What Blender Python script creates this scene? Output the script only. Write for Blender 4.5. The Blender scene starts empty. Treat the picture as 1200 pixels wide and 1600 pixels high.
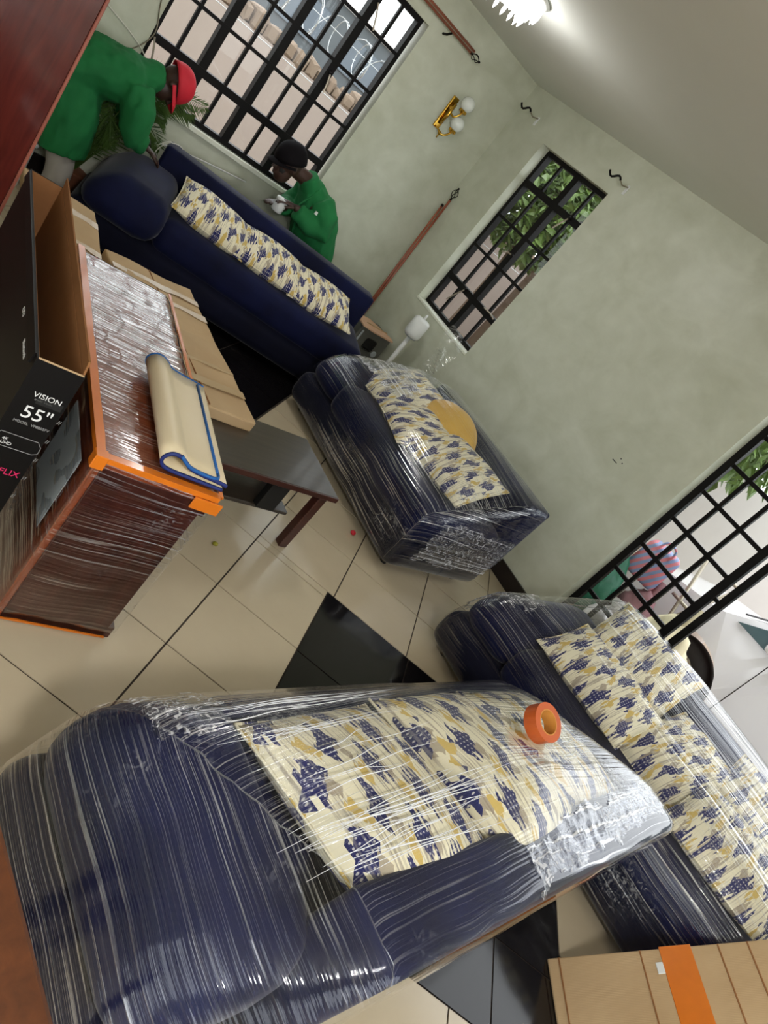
import bpy, bmesh, math, random
from mathutils import Vector, Matrix, noise
random.seed(7)
PI = math.pi
sc = bpy.context.scene
C = sc.collection

# ------------------------------------------------------------------ camera
H = 1.75
ROLL, PITCH, YAW = math.radians(43.097), math.radians(-22.501), math.radians(38.385)
fw = Vector((math.cos(PITCH)*math.cos(YAW), math.cos(PITCH)*math.sin(YAW), math.sin(PITCH)))
rt = Vector((math.sin(YAW), -math.cos(YAW), 0)); upv = rt.cross(fw)
cr, sr = math.cos(ROLL), math.sin(ROLL)
cR = cr*rt + sr*upv; cU = -sr*rt + cr*upv
cd = bpy.data.cameras.new('camera'); cam = bpy.data.objects.new('camera', cd); C.objects.link(cam)
cd.sensor_fit = 'VERTICAL'; cd.sensor_height = 36.0; cd.lens = 36.0*1124.6/1600.0
cd.clip_start = 0.02
cam.matrix_world = Matrix(((cR.x, cU.x, -fw.x, 0), (cR.y, cU.y, -fw.y, 0), (cR.z, cU.z, -fw.z, H), (0, 0, 0, 1)))
sc.camera = cam

# ------------------------------------------------------------------ world, exposure
w = bpy.data.worlds.new('world'); sc.world = w; w.use_nodes = True
bg = w.node_tree.nodes['Background']; bg.inputs[0].default_value = (0.93, 0.97, 1.0, 1); bg.inputs[1].default_value = 2.6
sc.view_settings.view_transform = 'Standard'; sc.view_settings.look = 'None'
sc.view_settings.exposure = 0.36; sc.view_settings.gamma = 1.0; sc.view_settings.use_curve_mapping = False
sc.cycles.use_denoising = True
sc.cycles.max_bounces = 5; sc.cycles.diffuse_bounces = 4; sc.cycles.glossy_bounces = 3; sc.cycles.transparent_max_bounces = 12; sc.cycles.light_sampling_threshold = .02; sc.cycles.use_adaptive_sampling = True; sc.cycles.adaptive_threshold = .05; sc.cycles.adaptive_min_samples = 16; sc.cycles.sample_clamp_indirect = 6.0
sc.cycles.caustics_reflective = False; sc.cycles.caustics_refractive = False

# ------------------------------------------------------------------ node helpers
class NG:
    def __init__(s, name):
        s.m = bpy.data.materials.new(name); s.m.use_nodes = True
        s.t = s.m.node_tree; s.t.nodes.clear()
        s.out = s.n('ShaderNodeOutputMaterial')
    def n(s, typ, **kw):
        o = s.t.nodes.new(typ)
        for k, v in kw.items():
            if k.startswith('i_'):
                s.set(o.inputs[int(k[2:])], v)
            else: setattr(o, k, v)
        return o
    def set(s, sock, v):
        if isinstance(v, bpy.types.NodeSocket): s.t.links.new(v, sock)
        elif v is not None: sock.default_value = v
    def math(s, op, a, b=None, clamp=False):
        o = s.n('ShaderNodeMath', operation=op, use_clamp=clamp); s.set(o.inputs[0], a)
        if b is not None: s.set(o.inputs[1], b)
        return o.outputs[0]
    def mix(s, f, a, b):
        o = s.n('ShaderNodeMix', data_type='RGBA'); s.set(o.inputs[0], f); s.set(o.inputs[6], a); s.set(o.inputs[7], b)
        return o.outputs[2]
    def ramp(s, f, lo, hi):
        o = s.n('ShaderNodeMapRange', clamp=True); s.set(o.inputs[0], f); o.inputs[1].default_value = lo; o.inputs[2].default_value = hi
        return o.outputs[0]
    def coord(s, which='Object'): return s.n('ShaderNodeTexCoord').outputs[which]
    def mapping(s, vec, scale=(1,1,1), rot=(0,0,0)):
        o = s.n('ShaderNodeMapping'); s.set(o.inputs[0], vec); o.inputs[3].default_value = scale; o.inputs[2].default_value = rot
        return o.outputs[0]
    def noise(s, vec, scale=5, detail=3, rough=.5, dist=0):
        o = s.n('ShaderNodeTexNoise'); s.set(o.inputs['Vector'], vec); o.inputs['Scale'].default_value = scale
        o.inputs['Detail'].default_value = detail; o.inputs['Roughness'].default_value = rough; o.inputs['Distortion'].default_value = dist
        return o.outputs[0]
    def bump(s, h, strength=.3, dist=.01):
        o = s.n('ShaderNodeBump'); o.inputs['Strength'].default_value = strength; o.inputs['Distance'].default_value = dist
        s.set(o.inputs['Height'], h); return o.outputs[0]
    def bsdf(s, col, rough=.5, metal=0, normal=None, sheen=0, coat=0, spec=.5, emit=None, es=0, alpha=None):
        p = s.n('ShaderNodeBsdfPrincipled')
        s.set(p.inputs['Base Color'], col); s.set(p.inputs['Roughness'], rough); p.inputs['Metallic'].default_value = metal
        p.inputs['Specular IOR Level'].default_value = spec
        if sheen: p.inputs['Sheen Weight'].default_value = sheen; p.inputs['Sheen Roughness'].default_value = .35
        if coat: p.inputs['Coat Weight'].default_value = coat; p.inputs['Coat Roughness'].default_value = .08
        if normal is not None: s.set(p.inputs['Normal'], normal)
        if emit: p.inputs['Emission Color'].default_value = emit; p.inputs['Emission Strength'].default_value = es
        s.t.links.new(p.outputs[0], s.out.inputs[0]); return p
def c4(c): return (c[0], c[1], c[2], 1)
def srgb(r, g, b):
    f = lambda v: (v/255/12.92) if v/255 <= .04045 else ((v/255+.055)/1.055)**2.4
    return (f(r), f(g), f(b), 1)
def plain(name, col, rough=.5, metal=0, vary=.08, vscale=8, bump=0, bscale=60, **kw):
    g = NG(name); v = g.coord()
    n = g.noise(v, vscale, 4)
    a = c4([x*(1-vary) for x in col[:3]]); b = c4([min(1, x*(1+vary)) for x in col[:3]])
    colr = g.mix(n, a, b)
    nm = None
    if bump: nm = g.bump(g.noise(v, bscale, 3), bump, .005)
    g.bsdf(colr, rough, metal, nm, **kw)
    return g.m

M = {}
def wallmat():
    g = NG('plaster_wall'); v = g.coord()
    n1 = g.noise(g.mapping(v, (1.2, 1.2, 1.8)), 2.2, 5, .6, .6)
    n2 = g.noise(g.mapping(v, (1, 1, 1)), 9, 4)
    f = g.math('MULTIPLY_ADD', n2, .35); g.set(f.node.inputs[2], g.math('MULTIPLY', n1, .8))
    col = g.mix(g.ramp(f, .35, .8), srgb(188, 191, 170), srgb(210, 213, 196))
    r = g.math('MULTIPLY_ADD', n1, .25); g.set(r.node.inputs[2], .22)
    g.bsdf(col, r, 0, g.bump(n1, .08, .02), spec=.35)
    return g.m
M['wall'] = wallmat()
def ceilmat():
    g = NG('plaster_ceiling'); v = g.coord()
    n1 = g.noise(v, 1.4, 4, .5, .3)
    g.bsdf(g.mix(n1, srgb(222, 223, 216), srgb(232, 233, 228)), .6, 0, g.bump(g.noise(v, 30, 3), .05, .01), spec=.2)
    return g.m
M['ceiling'] = ceilmat()
def tilemat(name, a, b, rough, spec=.5):
    g = NG(name); v = g.n('ShaderNodeNewGeometry').outputs['Position']
    oi = g.n('ShaderNodeObjectInfo').outputs['Random']
    n1 = g.noise(v, 3.5, 5, .6)
    f = g.math('ADD', g.math('MULTIPLY', n1, .8), g.math('MULTIPLY', oi, .25))
    g.bsdf(g.mix(f, a, b), rough, 0, g.bump(g.noise(v, 12, 2), .02, .01), spec=spec)
    return g.m
M['tile'] = tilemat('cream_tile', srgb(184, 168, 142), srgb(204, 190, 164), .16)
M['btile'] = tilemat('black_tile', srgb(14, 12, 12), srgb(24, 21, 22), .10, .3)
M['grout'] = plain('grout', srgb(52, 42, 34), .95)
M['skirt'] = plain('dark_skirting', srgb(30, 24, 24), .25)
def velvet(name, a, b, rough=.8, sheen=.14):
    g = NG(name); v = g.coord()
    n = g.noise(v, 3, 4, .55); n2 = g.noise(v, 220, 2)
    g.bsdf(g.mix(g.ramp(n, .3, .7), a, b), rough, 0, None, sheen=sheen, spec=.2)
    return g.m
M['navy'] = velvet('navy_velvet', (0.0017, 0.0028, 0.018, 1), (0.0046, 0.008, 0.05, 1))
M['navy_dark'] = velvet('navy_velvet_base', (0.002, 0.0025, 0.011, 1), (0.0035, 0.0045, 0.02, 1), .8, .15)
def ikat(name, seed=0.0, px=.082, py=.20):
    g = NG(name); v = g.coord(); s = g.n('ShaderNodeSeparateXYZ'); g.set(s.inputs[0], v)
    x = g.math('ADD', s.outputs[0], 5.0+seed); y = g.math('ADD', s.outputs[1], 5.0+seed*.7)
    cell = g.math('FLOOR', g.math('MULTIPLY', x, 125.0))
    wn = g.n('ShaderNodeTexWhiteNoise', noise_dimensions='1D'); g.set(wn.inputs['W'], cell)
    y1 = g.math('ADD', y, g.math('MULTIPLY', wn.outputs[0], .075))
    def motif(dx, dy, wid):
        gx = g.math('DIVIDE', g.math('ADD', x, dx), px); ix = g.math('FLOOR', gx)
        wob = g.math('MULTIPLY', ix, .5)
        gy = g.math('ADD', g.math('DIVIDE', g.math('ADD', y1, dy), py), wob)
        fx = g.math('ABSOLUTE', g.math('SUBTRACT', g.math('FRACT', gx), .5))
        fy = g.math('ABSOLUTE', g.math('SUBTRACT', g.math('FRACT', gy), .5))
        d = g.math('ADD', g.math('MULTIPLY', fx, 1.7), g.math('MULTIPLY', fy, 2.2))
        return g.math('LESS_THAN', d, wid)
    nav = motif(0, 0, .72); yel = motif(px*.42, py*.42, .42); tau = motif(px*.25, py*.74, .38)
    st = g.ramp(g.noise(g.mapping(v, (190, 6, 6)), 1, 2, .5), .52, .64)
    base = g.mix(g.math('MULTIPLY', st, .75), srgb(232, 224, 196), srgb(150, 138, 124))
    base = g.mix(g.math('MULTIPLY', tau, .7), base, srgb(140, 124, 108))
    base = g.mix(yel, base, srgb(206, 178, 104))
    dx = g.math('SUBTRACT', g.math('FRACT', g.math('MULTIPLY', x, 85)), .5); dy = g.math('SUBTRACT', g.math('FRACT', g.math('MULTIPLY', y, 70)), .5)
    dot = g.math('LESS_THAN', g.math('ADD', g.math('MULTIPLY', dx, dx), g.math('MULTIPLY', dy, dy)), .035)
    nv = g.mix(g.math('MULTIPLY', dot, .8), srgb(34, 38, 92), srgb(215, 212, 205))
    nv = g.mix(g.math('MULTIPLY', st, .35), nv, srgb(176, 170, 164))
    col = g.mix(nav, base, nv)
    g.bsdf(col, .8, 0, g.bump(g.noise(g.mapping(v, (160, 20, 20)), 1, 2), .25, .004), sheen=.1, spec=.2)
    return g.m
M['ikat1'] = ikat('ikat_fabric_a', 0.0); M['ikat2'] = ikat('ikat_fabric_b', .137); M['ikat3'] = ikat('ikat_fabric_c', .291, .078, .185)
M['mustard'] = velvet('mustard_velvet', srgb(196, 152, 66), srgb(222, 182, 92), .7, .3)
def filmmat(name, milk_glint=.25, gloss=1.25, streak=.5, tint=(.965, .97, .98, 1), freq=85, cover=.46, bandlo=.57):
    g = NG(name); v = g.coord(); nr = g.n('ShaderNodeSeparateXYZ'); g.set(nr.inputs[0], g.coord('Normal'))
    endf = g.ramp(g.math('ABSOLUTE', nr.outputs[0]), .42, .44)
    nz = g.n('ShaderNodeTexNoise'); g.set(nz.inputs['Vector'], v); nz.inputs['Scale'].default_value = 1.7
    sc_ = g.n('ShaderNodeVectorMath', operation='SCALE'); g.set(sc_.inputs[0], nz.outputs[1]); sc_.inputs['Scale'].default_value = .055
    wob = g.n('ShaderNodeVectorMath', operation='ADD'); g.set(wob.inputs[0], v); g.set(wob.inputs[1], sc_.outputs[0]); wv = wob.outputs[0]
    sw = g.n('ShaderNodeSeparateXYZ'); g.set(sw.inputs[0], wv); X_, Y_, Z_ = sw.outputs
    sgn = g.math('SIGN', nr.outputs[0])
    arc1 = g.math('ADD', Y_, Z_); arc2 = g.math('SUBTRACT', Z_, g.math('MULTIPLY', X_, sgn))
    mxa = g.n('ShaderNodeMix', data_type='FLOAT'); g.set(mxa.inputs[0], endf); g.set(mxa.inputs[2], X_); g.set(mxa.inputs[3], Y_)
    mxb = g.n('ShaderNodeMix', data_type='FLOAT'); g.set(mxb.inputs[0], endf); g.set(mxb.inputs[2], arc1); g.set(mxb.inputs[3], arc2)
    def dirn(f, al, det):
        cb = g.n('ShaderNodeCombineXYZ'); g.set(cb.inputs[0], g.math('MULTIPLY', mxa.outputs[0], al)); g.set(cb.inputs[1], g.math('MULTIPLY', mxb.outputs[0], f)); g.set(cb.inputs[2], g.math('MULTIPLY', endf, 7.3))
        return g.noise(cb.outputs[0], 1, det, .5)
    fold = dirn(17, .8, 2); fine = dirn(freq, .75, .6); fine2 = dirn(freq*.55, .45, 1.0)
    cont = g.ramp(g.math('ABSOLUTE', g.math('SUBTRACT', fine2, .52)), .016, .004)
    cr_ = g.noise(v, 45, 3, .6, 1.5)
    patch = g.ramp(g.noise(v, 1.5, 3, .5), cover, cover+.16)
    band = g.ramp(g.noise(v, 2.3, 2, .5), bandlo, bandlo+.11)
    glint_lines = g.math('MULTIPLY', g.math('MAXIMUM', g.math('MULTIPLY', g.ramp(fine, .645, .69), .9), g.math('MULTIPLY', cont, .75)), g.math('ADD', g.math('MULTIPLY', patch, .92), .05))
    h = g.math('ADD', g.math('ADD', fold, g.math('MULTIPLY', fine, .30)), g.math('MULTIPLY', g.math('MULTIPLY', cr_, band), .35))
    nm = g.bump(h, .7, .012)
    fr = g.n('ShaderNodeFresnel'); fr.inputs[0].default_value = 1.42; g.set(fr.inputs[1], nm)
    bf = g.math('SUBTRACT', 1.0, g.n('ShaderNodeNewGeometry').outputs['Backfacing'])
    fac = g.math('ADD', g.math('MULTIPLY', g.math('MULTIPLY', fr.outputs[0], bf), gloss), g.math('MULTIPLY', glint_lines, streak), True)
    tr = g.n('ShaderNodeBsdfTransparent'); tr.inputs[0].default_value = tint
    gl = g.n('ShaderNodeBsdfGlossy'); gl.inputs['Color'].default_value = (1, 1, 1, 1); gl.inputs['Roughness'].default_value = .08; g.set(gl.inputs['Normal'], nm)
    m1 = g.n('ShaderNodeMixShader'); g.set(m1.inputs[0], fac); g.set(m1.inputs[1], tr.outputs[0]); g.set(m1.inputs[2], gl.outputs[0])
    df = g.n('ShaderNodeBsdfDiffuse'); df.inputs[0].default_value = (.88, .89, .94, 1); g.set(df.inputs['Normal'], nm)
    mf = g.math('MULTIPLY', g.math('ADD', glint_lines, g.math('MULTIPLY', g.math('MULTIPLY', band, g.ramp(cr_, .54, .62)), .9)), milk_glint, True)  # white diffuse paints wrinkle highlights along the streaks, plus milky crumpled film
    m2 = g.n('ShaderNodeMixShader'); g.set(m2.inputs[0], mf); g.set(m2.inputs[1], m1.outputs[0]); g.set(m2.inputs[2], df.outputs[0])
    g.t.links.new(m2.outputs[0], g.out.inputs[0]); return g.m
M['film'] = filmmat('stretch_film')
M['film2'] = filmmat('stretch_film_cabinet', .4, 1.6, .6, freq=95, cover=.46)
M['film4'] = filmmat('stretch_film_near', .22, 1.3, .45, freq=150, cover=.47)
M['film_milky'] = filmmat('stretch_film_bunched', .55, 1.3, .45, (.86, .87, .9, 1), 110, .2, .25)
def glassmat():
    g = NG('window_glass')
    fr = g.n('ShaderNodeFresnel'); fr.inputs[0].default_value = 1.45
    tr = g.n('ShaderNodeBsdfTransparent'); tr.inputs[0].default_value = (.96, .97, .96, 1)
    gl = g.n('ShaderNodeBsdfGlossy'); gl.inputs['Roughness'].default_value = .02
    bf = g.math('SUBTRACT', 1.0, g.n('ShaderNodeNewGeometry').outputs['Backfacing'])
    m1 = g.n('ShaderNodeMixShader'); g.set(m1.inputs[0], g.math('MULTIPLY', fr.outputs[0], bf)); g.set(m1.inputs[1], tr.outputs[0]); g.set(m1.inputs[2], gl.outputs[0])
    g.t.links.new(m1.outputs[0], g.out.inputs[0]); return g.m
M['glass'] = glassmat()
def wood(name, a, b, rough=.3, coat=0, sx=1.5, axis=2):
    g = NG(name); v = g.coord(); s = [14, 14, 14]; s[axis] = sx
    n = g.noise(g.mapping(v, tuple(s)), 2, 5, .6, .4)
    g.bsdf(g.mix(g.ramp(n, .3, .72), a, b), rough, 0, g.bump(n, .06, .01), coat=coat)
    return g.m
M['mahog'] = wood('mahogany_gloss', srgb(74, 26, 22), srgb(100, 40, 34), .2, .5)
M['mahog_edge'] = wood('mahogany_edge', srgb(146, 82, 68), srgb(168, 102, 86), .35)
M['cabw'] = wood('cabinet_wood', srgb(112, 52, 28), srgb(140, 70, 40), .3, .2)
M['cabd'] = wood('cabinet_wood_dark', srgb(52, 24, 20), srgb(76, 38, 30), .3, .2)
M['tablew'] = wood('table_wenge', srgb(48, 40, 34), srgb(66, 56, 46), .28, .1, axis=0)
M['tablered'] = wood('table_red_edge', srgb(54, 26, 22), srgb(74, 38, 30), .35, axis=0)
M['orange'] = plain('orange_tape', srgb(214, 116, 30), .3, vary=.12, vscale=14, coat=.3)
M['tapebrown'] = plain('tape_roll', srgb(196, 92, 42), .3, coat=.2)
M['tapecore'] = plain('tape_core', srgb(206, 140, 60), .6)
def cardmat(name, a, b, bump=.1):
    g = NG(name); v = g.coord()
    n = g.noise(v, 5, 4); fl = g.n('ShaderNodeTexWave'); g.set(fl.inputs[0], v); fl.inputs[1].default_value = 60; fl.inputs[2].default_value = 1.5
    g.bsdf(g.mix(n, a, b), .75, 0, g.bump(g.math('ADD', g.math('MULTIPLY', fl.outputs[1], .3), g.noise(v, 9, 4)), bump, .01), spec=.2)
    return g.m
M['card'] = cardmat('cardboard', srgb(176, 146, 108), srgb(202, 174, 136))
M['card_in'] = cardmat('cardboard_inside', srgb(134, 90, 54), srgb(160, 112, 72))
M['cardpink'] = cardmat('cardboard_pinkish', srgb(206, 164, 134), srgb(222, 184, 156))
M['tapeclear'] = plain('clear_packing_tape', srgb(184, 156, 116), .28, vary=.08, coat=.15)
M['boxblack'] = plain('printed_black_card', srgb(11, 9, 9), .5, spec=.2)
M['white_print'] = plain('white_print', srgb(225, 225, 225), .6, vary=.02)
M['grey_print'] = plain('grey_print', srgb(150, 150, 150), .6, vary=.02)
M['pink_print'] = plain('pink_print', srgb(200, 30, 90), .6, vary=.02)
M['iron'] = plain('black_iron', srgb(13, 10, 10), .5, spec=.2)
M['steel'] = plain('bare_steel', srgb(170, 160, 145), .35, metal=.8)
M['white'] = plain('white_plastic', srgb(226, 228, 226), .35, vary=.03)
M['sill'] = plain('white_sill', srgb(232, 234, 218), .5, vary=.03)
M['brass'] = plain('polished_brass', srgb(214, 168, 70), .18, metal=1)
M['globe'] = plain('opal_glass', srgb(224, 228, 222), .12, vary=.02)
M['rodwood'] = wood('rod_wood', srgb(136, 70, 50), srgb(166, 96, 72), .3)
M['green'] = plain('green_cotton', srgb(10, 106, 52), .85, vary=.22, vscale=6, bump=.55, bscale=9)
M['trouser'] = plain('grey_trousers', srgb(168, 163, 155), .85, vary=.12, bump=.2, bscale=12)
M['skin'] = plain('dark_skin', srgb(62, 40, 32), .45, vary=.1)
M['hair'] = plain('black_hair', srgb(14, 12, 12), .7)
M['red'] = plain('red_cap', srgb(204, 26, 48), .7, vary=.1, bump=.1)
M['blackcap'] = plain('black_cap', srgb(16, 13, 16), .8, bump=.1, spec=.1)
M['leaf'] = plain('palm_leaf', srgb(58, 82, 30), .6, vary=.45, vscale=6, spec=.2)
M['leaf2'] = plain('tree_leaf', srgb(86, 108, 50), .45, vary=.35, vscale=3)
M['leaf3'] = plain('dark_tree_leaf', srgb(34, 48, 30), .45, vary=.4, vscale=3)
M['bark'] = plain('bark', srgb(86, 70, 56), .9, vary=.2, bump=.5, bscale=20)
M['cable'] = plain('white_cable', srgb(218, 216, 204), .5)
M['cable_d'] = plain('grey_cable', srgb(130, 122, 104), .5)
def matmat():
    g = NG('cream_vinyl'); v = g.coord()
    g.bsdf(g.mix(g.noise(v, 4, 3), srgb(214, 196, 160), srgb(232, 218, 188)), .45); return g.m
M['cream'] = matmat()
M['bluebind'] = plain('blue_binding', srgb(20, 88, 158), .6)
M['bluedark'] = plain('navy_binding', srgb(16, 36, 104), .6)
M['greyplastic'] = plain('grey_plastic', srgb(98, 98, 92), .4)
M['dark'] = plain('dark_hole', srgb(14, 14, 14), .6)
M['lightplastic'] = plain('pale_plastic', srgb(176, 184, 188), .4)
M['terracotta'] = plain('terracotta', srgb(140, 86, 60), .8)
M['orangewood'] = wood('orange_wood', srgb(70, 36, 14), srgb(94, 50, 22), .45)
# outdoors
M['compound'] = plain('compound_plaster', srgb(172, 158, 150), .9, vary=.06, vscale=2, bump=.1, bscale=10)
M['rubble'] = plain('rubble_coping', srgb(138, 120, 104), .95, vary=.25, vscale=8, bump=.6, bscale=8)
M['greybuild'] = plain('grey_render', srgb(96, 102, 106), .9, vary=.1)
M['greybuild2'] = plain('pale_blue_panel', srgb(104, 114, 124), .6, vary=.05)
M['pinkwall'] = plain('pink_wall', srgb(206, 138, 134), .9)
M['whitewall'] = plain('white_wall', srgb(216, 212, 208), .9, vary=.03)
M['wire'] = plain('galvanised_wire', srgb(190, 194, 196), .35, metal=.6)
M['paving'] = plain('paving', srgb(150, 132, 116), .9, vary=.12, bump=.2, bscale=18)
M['soil'] = plain('ground_outside', srgb(150, 140, 130), .95, vary=.15)
M['carwhite'] = plain('car_paint_white', srgb(232, 230, 234), .2, vary=.02, coat=.8)
M['carglass'] = plain('car_glass', srgb(70, 88, 92), .05, vary=.1, coat=.5)
M['windshield'] = plain('car_windscreen', srgb(150, 190, 186), .05, vary=.1, coat=.5)
M['rubber'] = plain('black_rubber', srgb(30, 22, 22), .6)
M['greenbag'] = plain('green_bag', srgb(18, 92, 66), .5, vary=.25, bump=.4, bscale=14)
M['stripebag'] = None
def stripe():
    g = NG('striped_woven_bag'); v = g.coord(); s = g.n('ShaderNodeSeparateXYZ'); g.set(s.inputs[0], v)
    f = g.math('FRACT', g.math('MULTIPLY', g.math('ADD', s.outputs[1], g.math('MULTIPLY', s.outputs[2], .5)), 19))
    c = g.mix(g.math('LESS_THAN', f, .5), srgb(196, 112, 124), srgb(120, 136, 176))
    g.bsdf(c, .5, 0, g.bump(g.noise(v, 25, 3), .3, .01)); return g.m
M['stripebag'] = stripe()
M['maroonbag'] = plain('maroon_printed_bag', srgb(140, 96, 104), .5, vary=.35, vscale=14, bump=.4, bscale=14)
M['sack'] = plain('cream_sack', srgb(226, 214, 180), .8, vary=.1, bump=.6, bscale=9)
M['straw'] = plain('straw_sack', srgb(172, 152, 118), .8, vary=.3, vscale=20, bump=.5, bscale=20)
M['greysack'] = plain('grey_plastic_sack', srgb(196, 190, 190), .4, vary=.15, bump=.6, bscale=12)

# ------------------------------------------------------------------ mesh helpers
def obj(name, me, m=None, parent=None, loc=None, smooth=False):
    if isinstance(me, bmesh.types.BMesh):
        bm = me; me = bpy.data.meshes.new(name); bm.normal_update(); bm.to_mesh(me); bm.free()
    if m is not None:
        me.materials.clear(); me.materials.append(M[m] if isinstance(m, str) else m)
    if smooth: me.polygons.foreach_set('use_smooth', [True]*len(me.polygons))
    o = bpy.data.objects.new(name, me); C.objects.link(o)
    if parent is not None: o.parent = parent
    if loc is not None: o.location = loc
    return o
def tag(o, label=None, cat=None, group=None, kind=None):
    if label: o['label'] = label
    if cat: o['category'] = cat
    if group: o['group'] = group
    if kind: o['kind'] = kind
    return o
def empty(name, loc=(0,0,0), rz=0, label=None, cat=None, group=None, kind=None):
    o = bpy.data.objects.new(name, None); C.objects.link(o); o.location = loc; o.rotation_euler = (0, 0, rz); o.empty_display_size = .05
    return tag(o, label, cat, group, kind)
def NB(): return bmesh.new()
def box(bm, x0, x1, y0, y1, z0, z1, mtx=None):
    vs = [bm.verts.new(p) for p in ((x0,y0,z0),(x1,y0,z0),(x1,y1,z0),(x0,y1,z0),(x0,y0,z1),(x1,y0,z1),(x1,y1,z1),(x0,y1,z1))]
    for f in ((3,2,1,0),(4,5,6,7),(0,1,5,4),(1,2,6,5),(2,3,7,6),(3,0,4,7)): bm.faces.new([vs[i] for i in f])
    if mtx is not None: bmesh.ops.transform(bm, matrix=mtx, verts=vs)
    return vs
def bx(*a, mtx=None):
    bm = NB(); box(bm, *a, mtx=mtx); return bm
def bev(bm, r, seg=2):
    bmesh.ops.bevel(bm, geom=list(bm.edges)+list(bm.verts), offset=r, segments=seg, profile=.5, affect='EDGES'); return bm
def rbox(x0, x1, y0, y1, z0, z1, r=.02, seg=3): return bev(bx(x0,x1,y0,y1,z0,z1), r, seg)
def frame_of(d):
    d = d.normalized(); a = Vector((0,0,1)) if abs(d.z) < .9 else Vector((1,0,0))
    u = d.cross(a).normalized(); v = d.cross(u).normalized(); return u, v
def tube(bm, pts, rad, seg=8, caps=True, ref=None):
    pts = [Vector(p) for p in pts]; n = len(pts)
    rad = [rad]*n if not isinstance(rad, (list, tuple)) else list(rad)
    rings = []; u = None
    for i, p in enumerate(pts):
        d = (pts[min(i+1, n-1)]-pts[max(i-1, 0)])
        if d.length < 1e-9: d = Vector((0,0,1))
        d.normalize()
        if u is None: u = Vector(ref).normalized() if ref else frame_of(d)[0]
        u = (u-d*u.dot(d)).normalized(); v = d.cross(u)
        r = rad[i]; ra, rb = r if isinstance(r, (list, tuple)) else (r, r)
        rings.append([bm.verts.new(p+u*ra*math.cos(2*PI*k/seg)+v*rb*math.sin(2*PI*k/seg)) for k in range(seg)])
    for a, b in zip(rings, rings[1:]):
        for k in range(seg): bm.faces.new((a[k], a[(k+1)%seg], b[(k+1)%seg], b[k]))
    if caps:
        bm.faces.new(rings[0][::-1]); bm.faces.new(rings[-1])
    return rings
def tb(pts, rad, seg=8, ref=None):
    bm = NB(); tube(bm, pts, rad, seg, ref=ref); return bm
def lathe(prof, seg=24, axis='z'):
    bm = NB(); rings = []
    for r, z in prof:
        rings.append([bm.verts.new((r*math.cos(2*PI*k/seg), r*math.sin(2*PI*k/seg), z)) for k in range(seg)])
    for a, b in zip(rings, rings[1:]):
        for k in range(seg): bm.faces.new((a[k], a[(k+1)%seg], b[(k+1)%seg], b[k]))
    bm.faces.new(rings[0][::-1]); bm.faces.new(rings[-1]); return bm
def ball(bm, c, r, sc3=(1,1,1), seg=14, rot=None):
    res = bmesh.ops.create_uvsphere(bm, u_segments=seg, v_segments=max(6, seg*2//3), radius=r)
    m = Matrix.Translation(Vector(c)) @ (rot if rot else Matrix()) @ Matrix.Diagonal((*sc3, 1))
    bmesh.ops.transform(bm, matrix=m, verts=res['verts']); return res['verts']
def prism(bm, poly, z0, z1):
    n = len(poly); a = [bm.verts.new((x, y, z0)) for x, y in poly]; b = [bm.verts.new((x, y, z1)) for x, y in poly]
    bm.faces.new(a[::-1]); bm.faces.new(b)
    for i in range(n): bm.faces.new((a[i], a[(i+1)%n], b[(i+1)%n], b[i]))
def evaluated(bm, mods):
    me = bpy.data.meshes.new('tmp'); bm.to_mesh(me); bm.free()
    o = bpy.data.objects.new('tmp', me); C.objects.link(o)
    for typ, kw in mods:
        md = o.modifiers.new('m', typ)
        for k, v in kw.items(): setattr(md, k, v)
    dg = bpy.context.evaluated_depsgraph_get(); dg.update()
    res = bpy.data.meshes.new_from_object(o.evaluated_get(dg))
    bpy.data.objects.remove(o); bpy.data.meshes.remove(me); return res
def fuse(bm, voxel=.014, smooth=4, fac=.5):
    return evaluated(bm, [('REMESH', dict(mode='VOXEL', voxel_size=voxel)), ('SMOOTH', dict(factor=fac, iterations=smooth))])
def text_mesh(body, size, name='print'):
    cu = bpy.data.curves.new(name, 'FONT'); cu.body = body; cu.size = size; cu.extrude = .0004; cu.align_x = 'LEFT'
    o = bpy.data.objects.new(name, cu); C.objects.link(o)
    dg = bpy.context.evaluated_depsgraph_get(); dg.update()
    me = bpy.data.meshes.new_from_object(o.evaluated_get(dg)); bpy.data.objects.remove(o); return me
def curve3(pts, n=8):
    pts = [Vector(p) for p in pts]; out = []
    for i in range(len(pts)-1):
        p0 = pts[max(i-1, 0)]; p1 = pts[i]; p2 = pts[i+1]; p3 = pts[min(i+2, len(pts)-1)]
        for k in range(n):
            t = k/n; out.append(.5*((2*p1)+(p2-p0)*t+(2*p0-5*p1+4*p2-p3)*t*t+(3*p1-p0-3*p2+p3)*t**3))
    out.append(pts[-1]); return out

# ------------------------------------------------------------------ room shell
XB, YA, ZC = 4.30, 5.25, 2.63
X0, Y0 = -2.6, -3.2
def holed(u0, u1, z0, z1, holes, put):
    us = sorted({u0, u1, *[h[0] for h in holes], *[h[1] for h in holes]}); zs = sorted({z0, z1, *[h[2] for h in holes], *[h[3] for h in holes]})
    bm = NB()
    for a, b in zip(us, us[1:]):
        for c, d in zip(zs, zs[1:]):
            if any(h[0] <= (a+b)/2 <= h[1] and h[2] <= (c+d)/2 <= h[3] for h in holes): continue
            put(bm, a, b, c, d)
    return bm
W1 = (1.672, 3.205, .825, 2.325); W2 = (3.895, 4.757, .825, 2.325); W3 = (-.75, 1.845, .0, 2.35)
o = obj('wall_left', holed(X0, XB, 0, ZC, [W1], lambda bm,a,b,c,d: box(bm, a,b,YA,YA+.17,c,d)), 'wall'); tag(o, 'pale green plaster wall with the large barred window', kind='structure')
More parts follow.
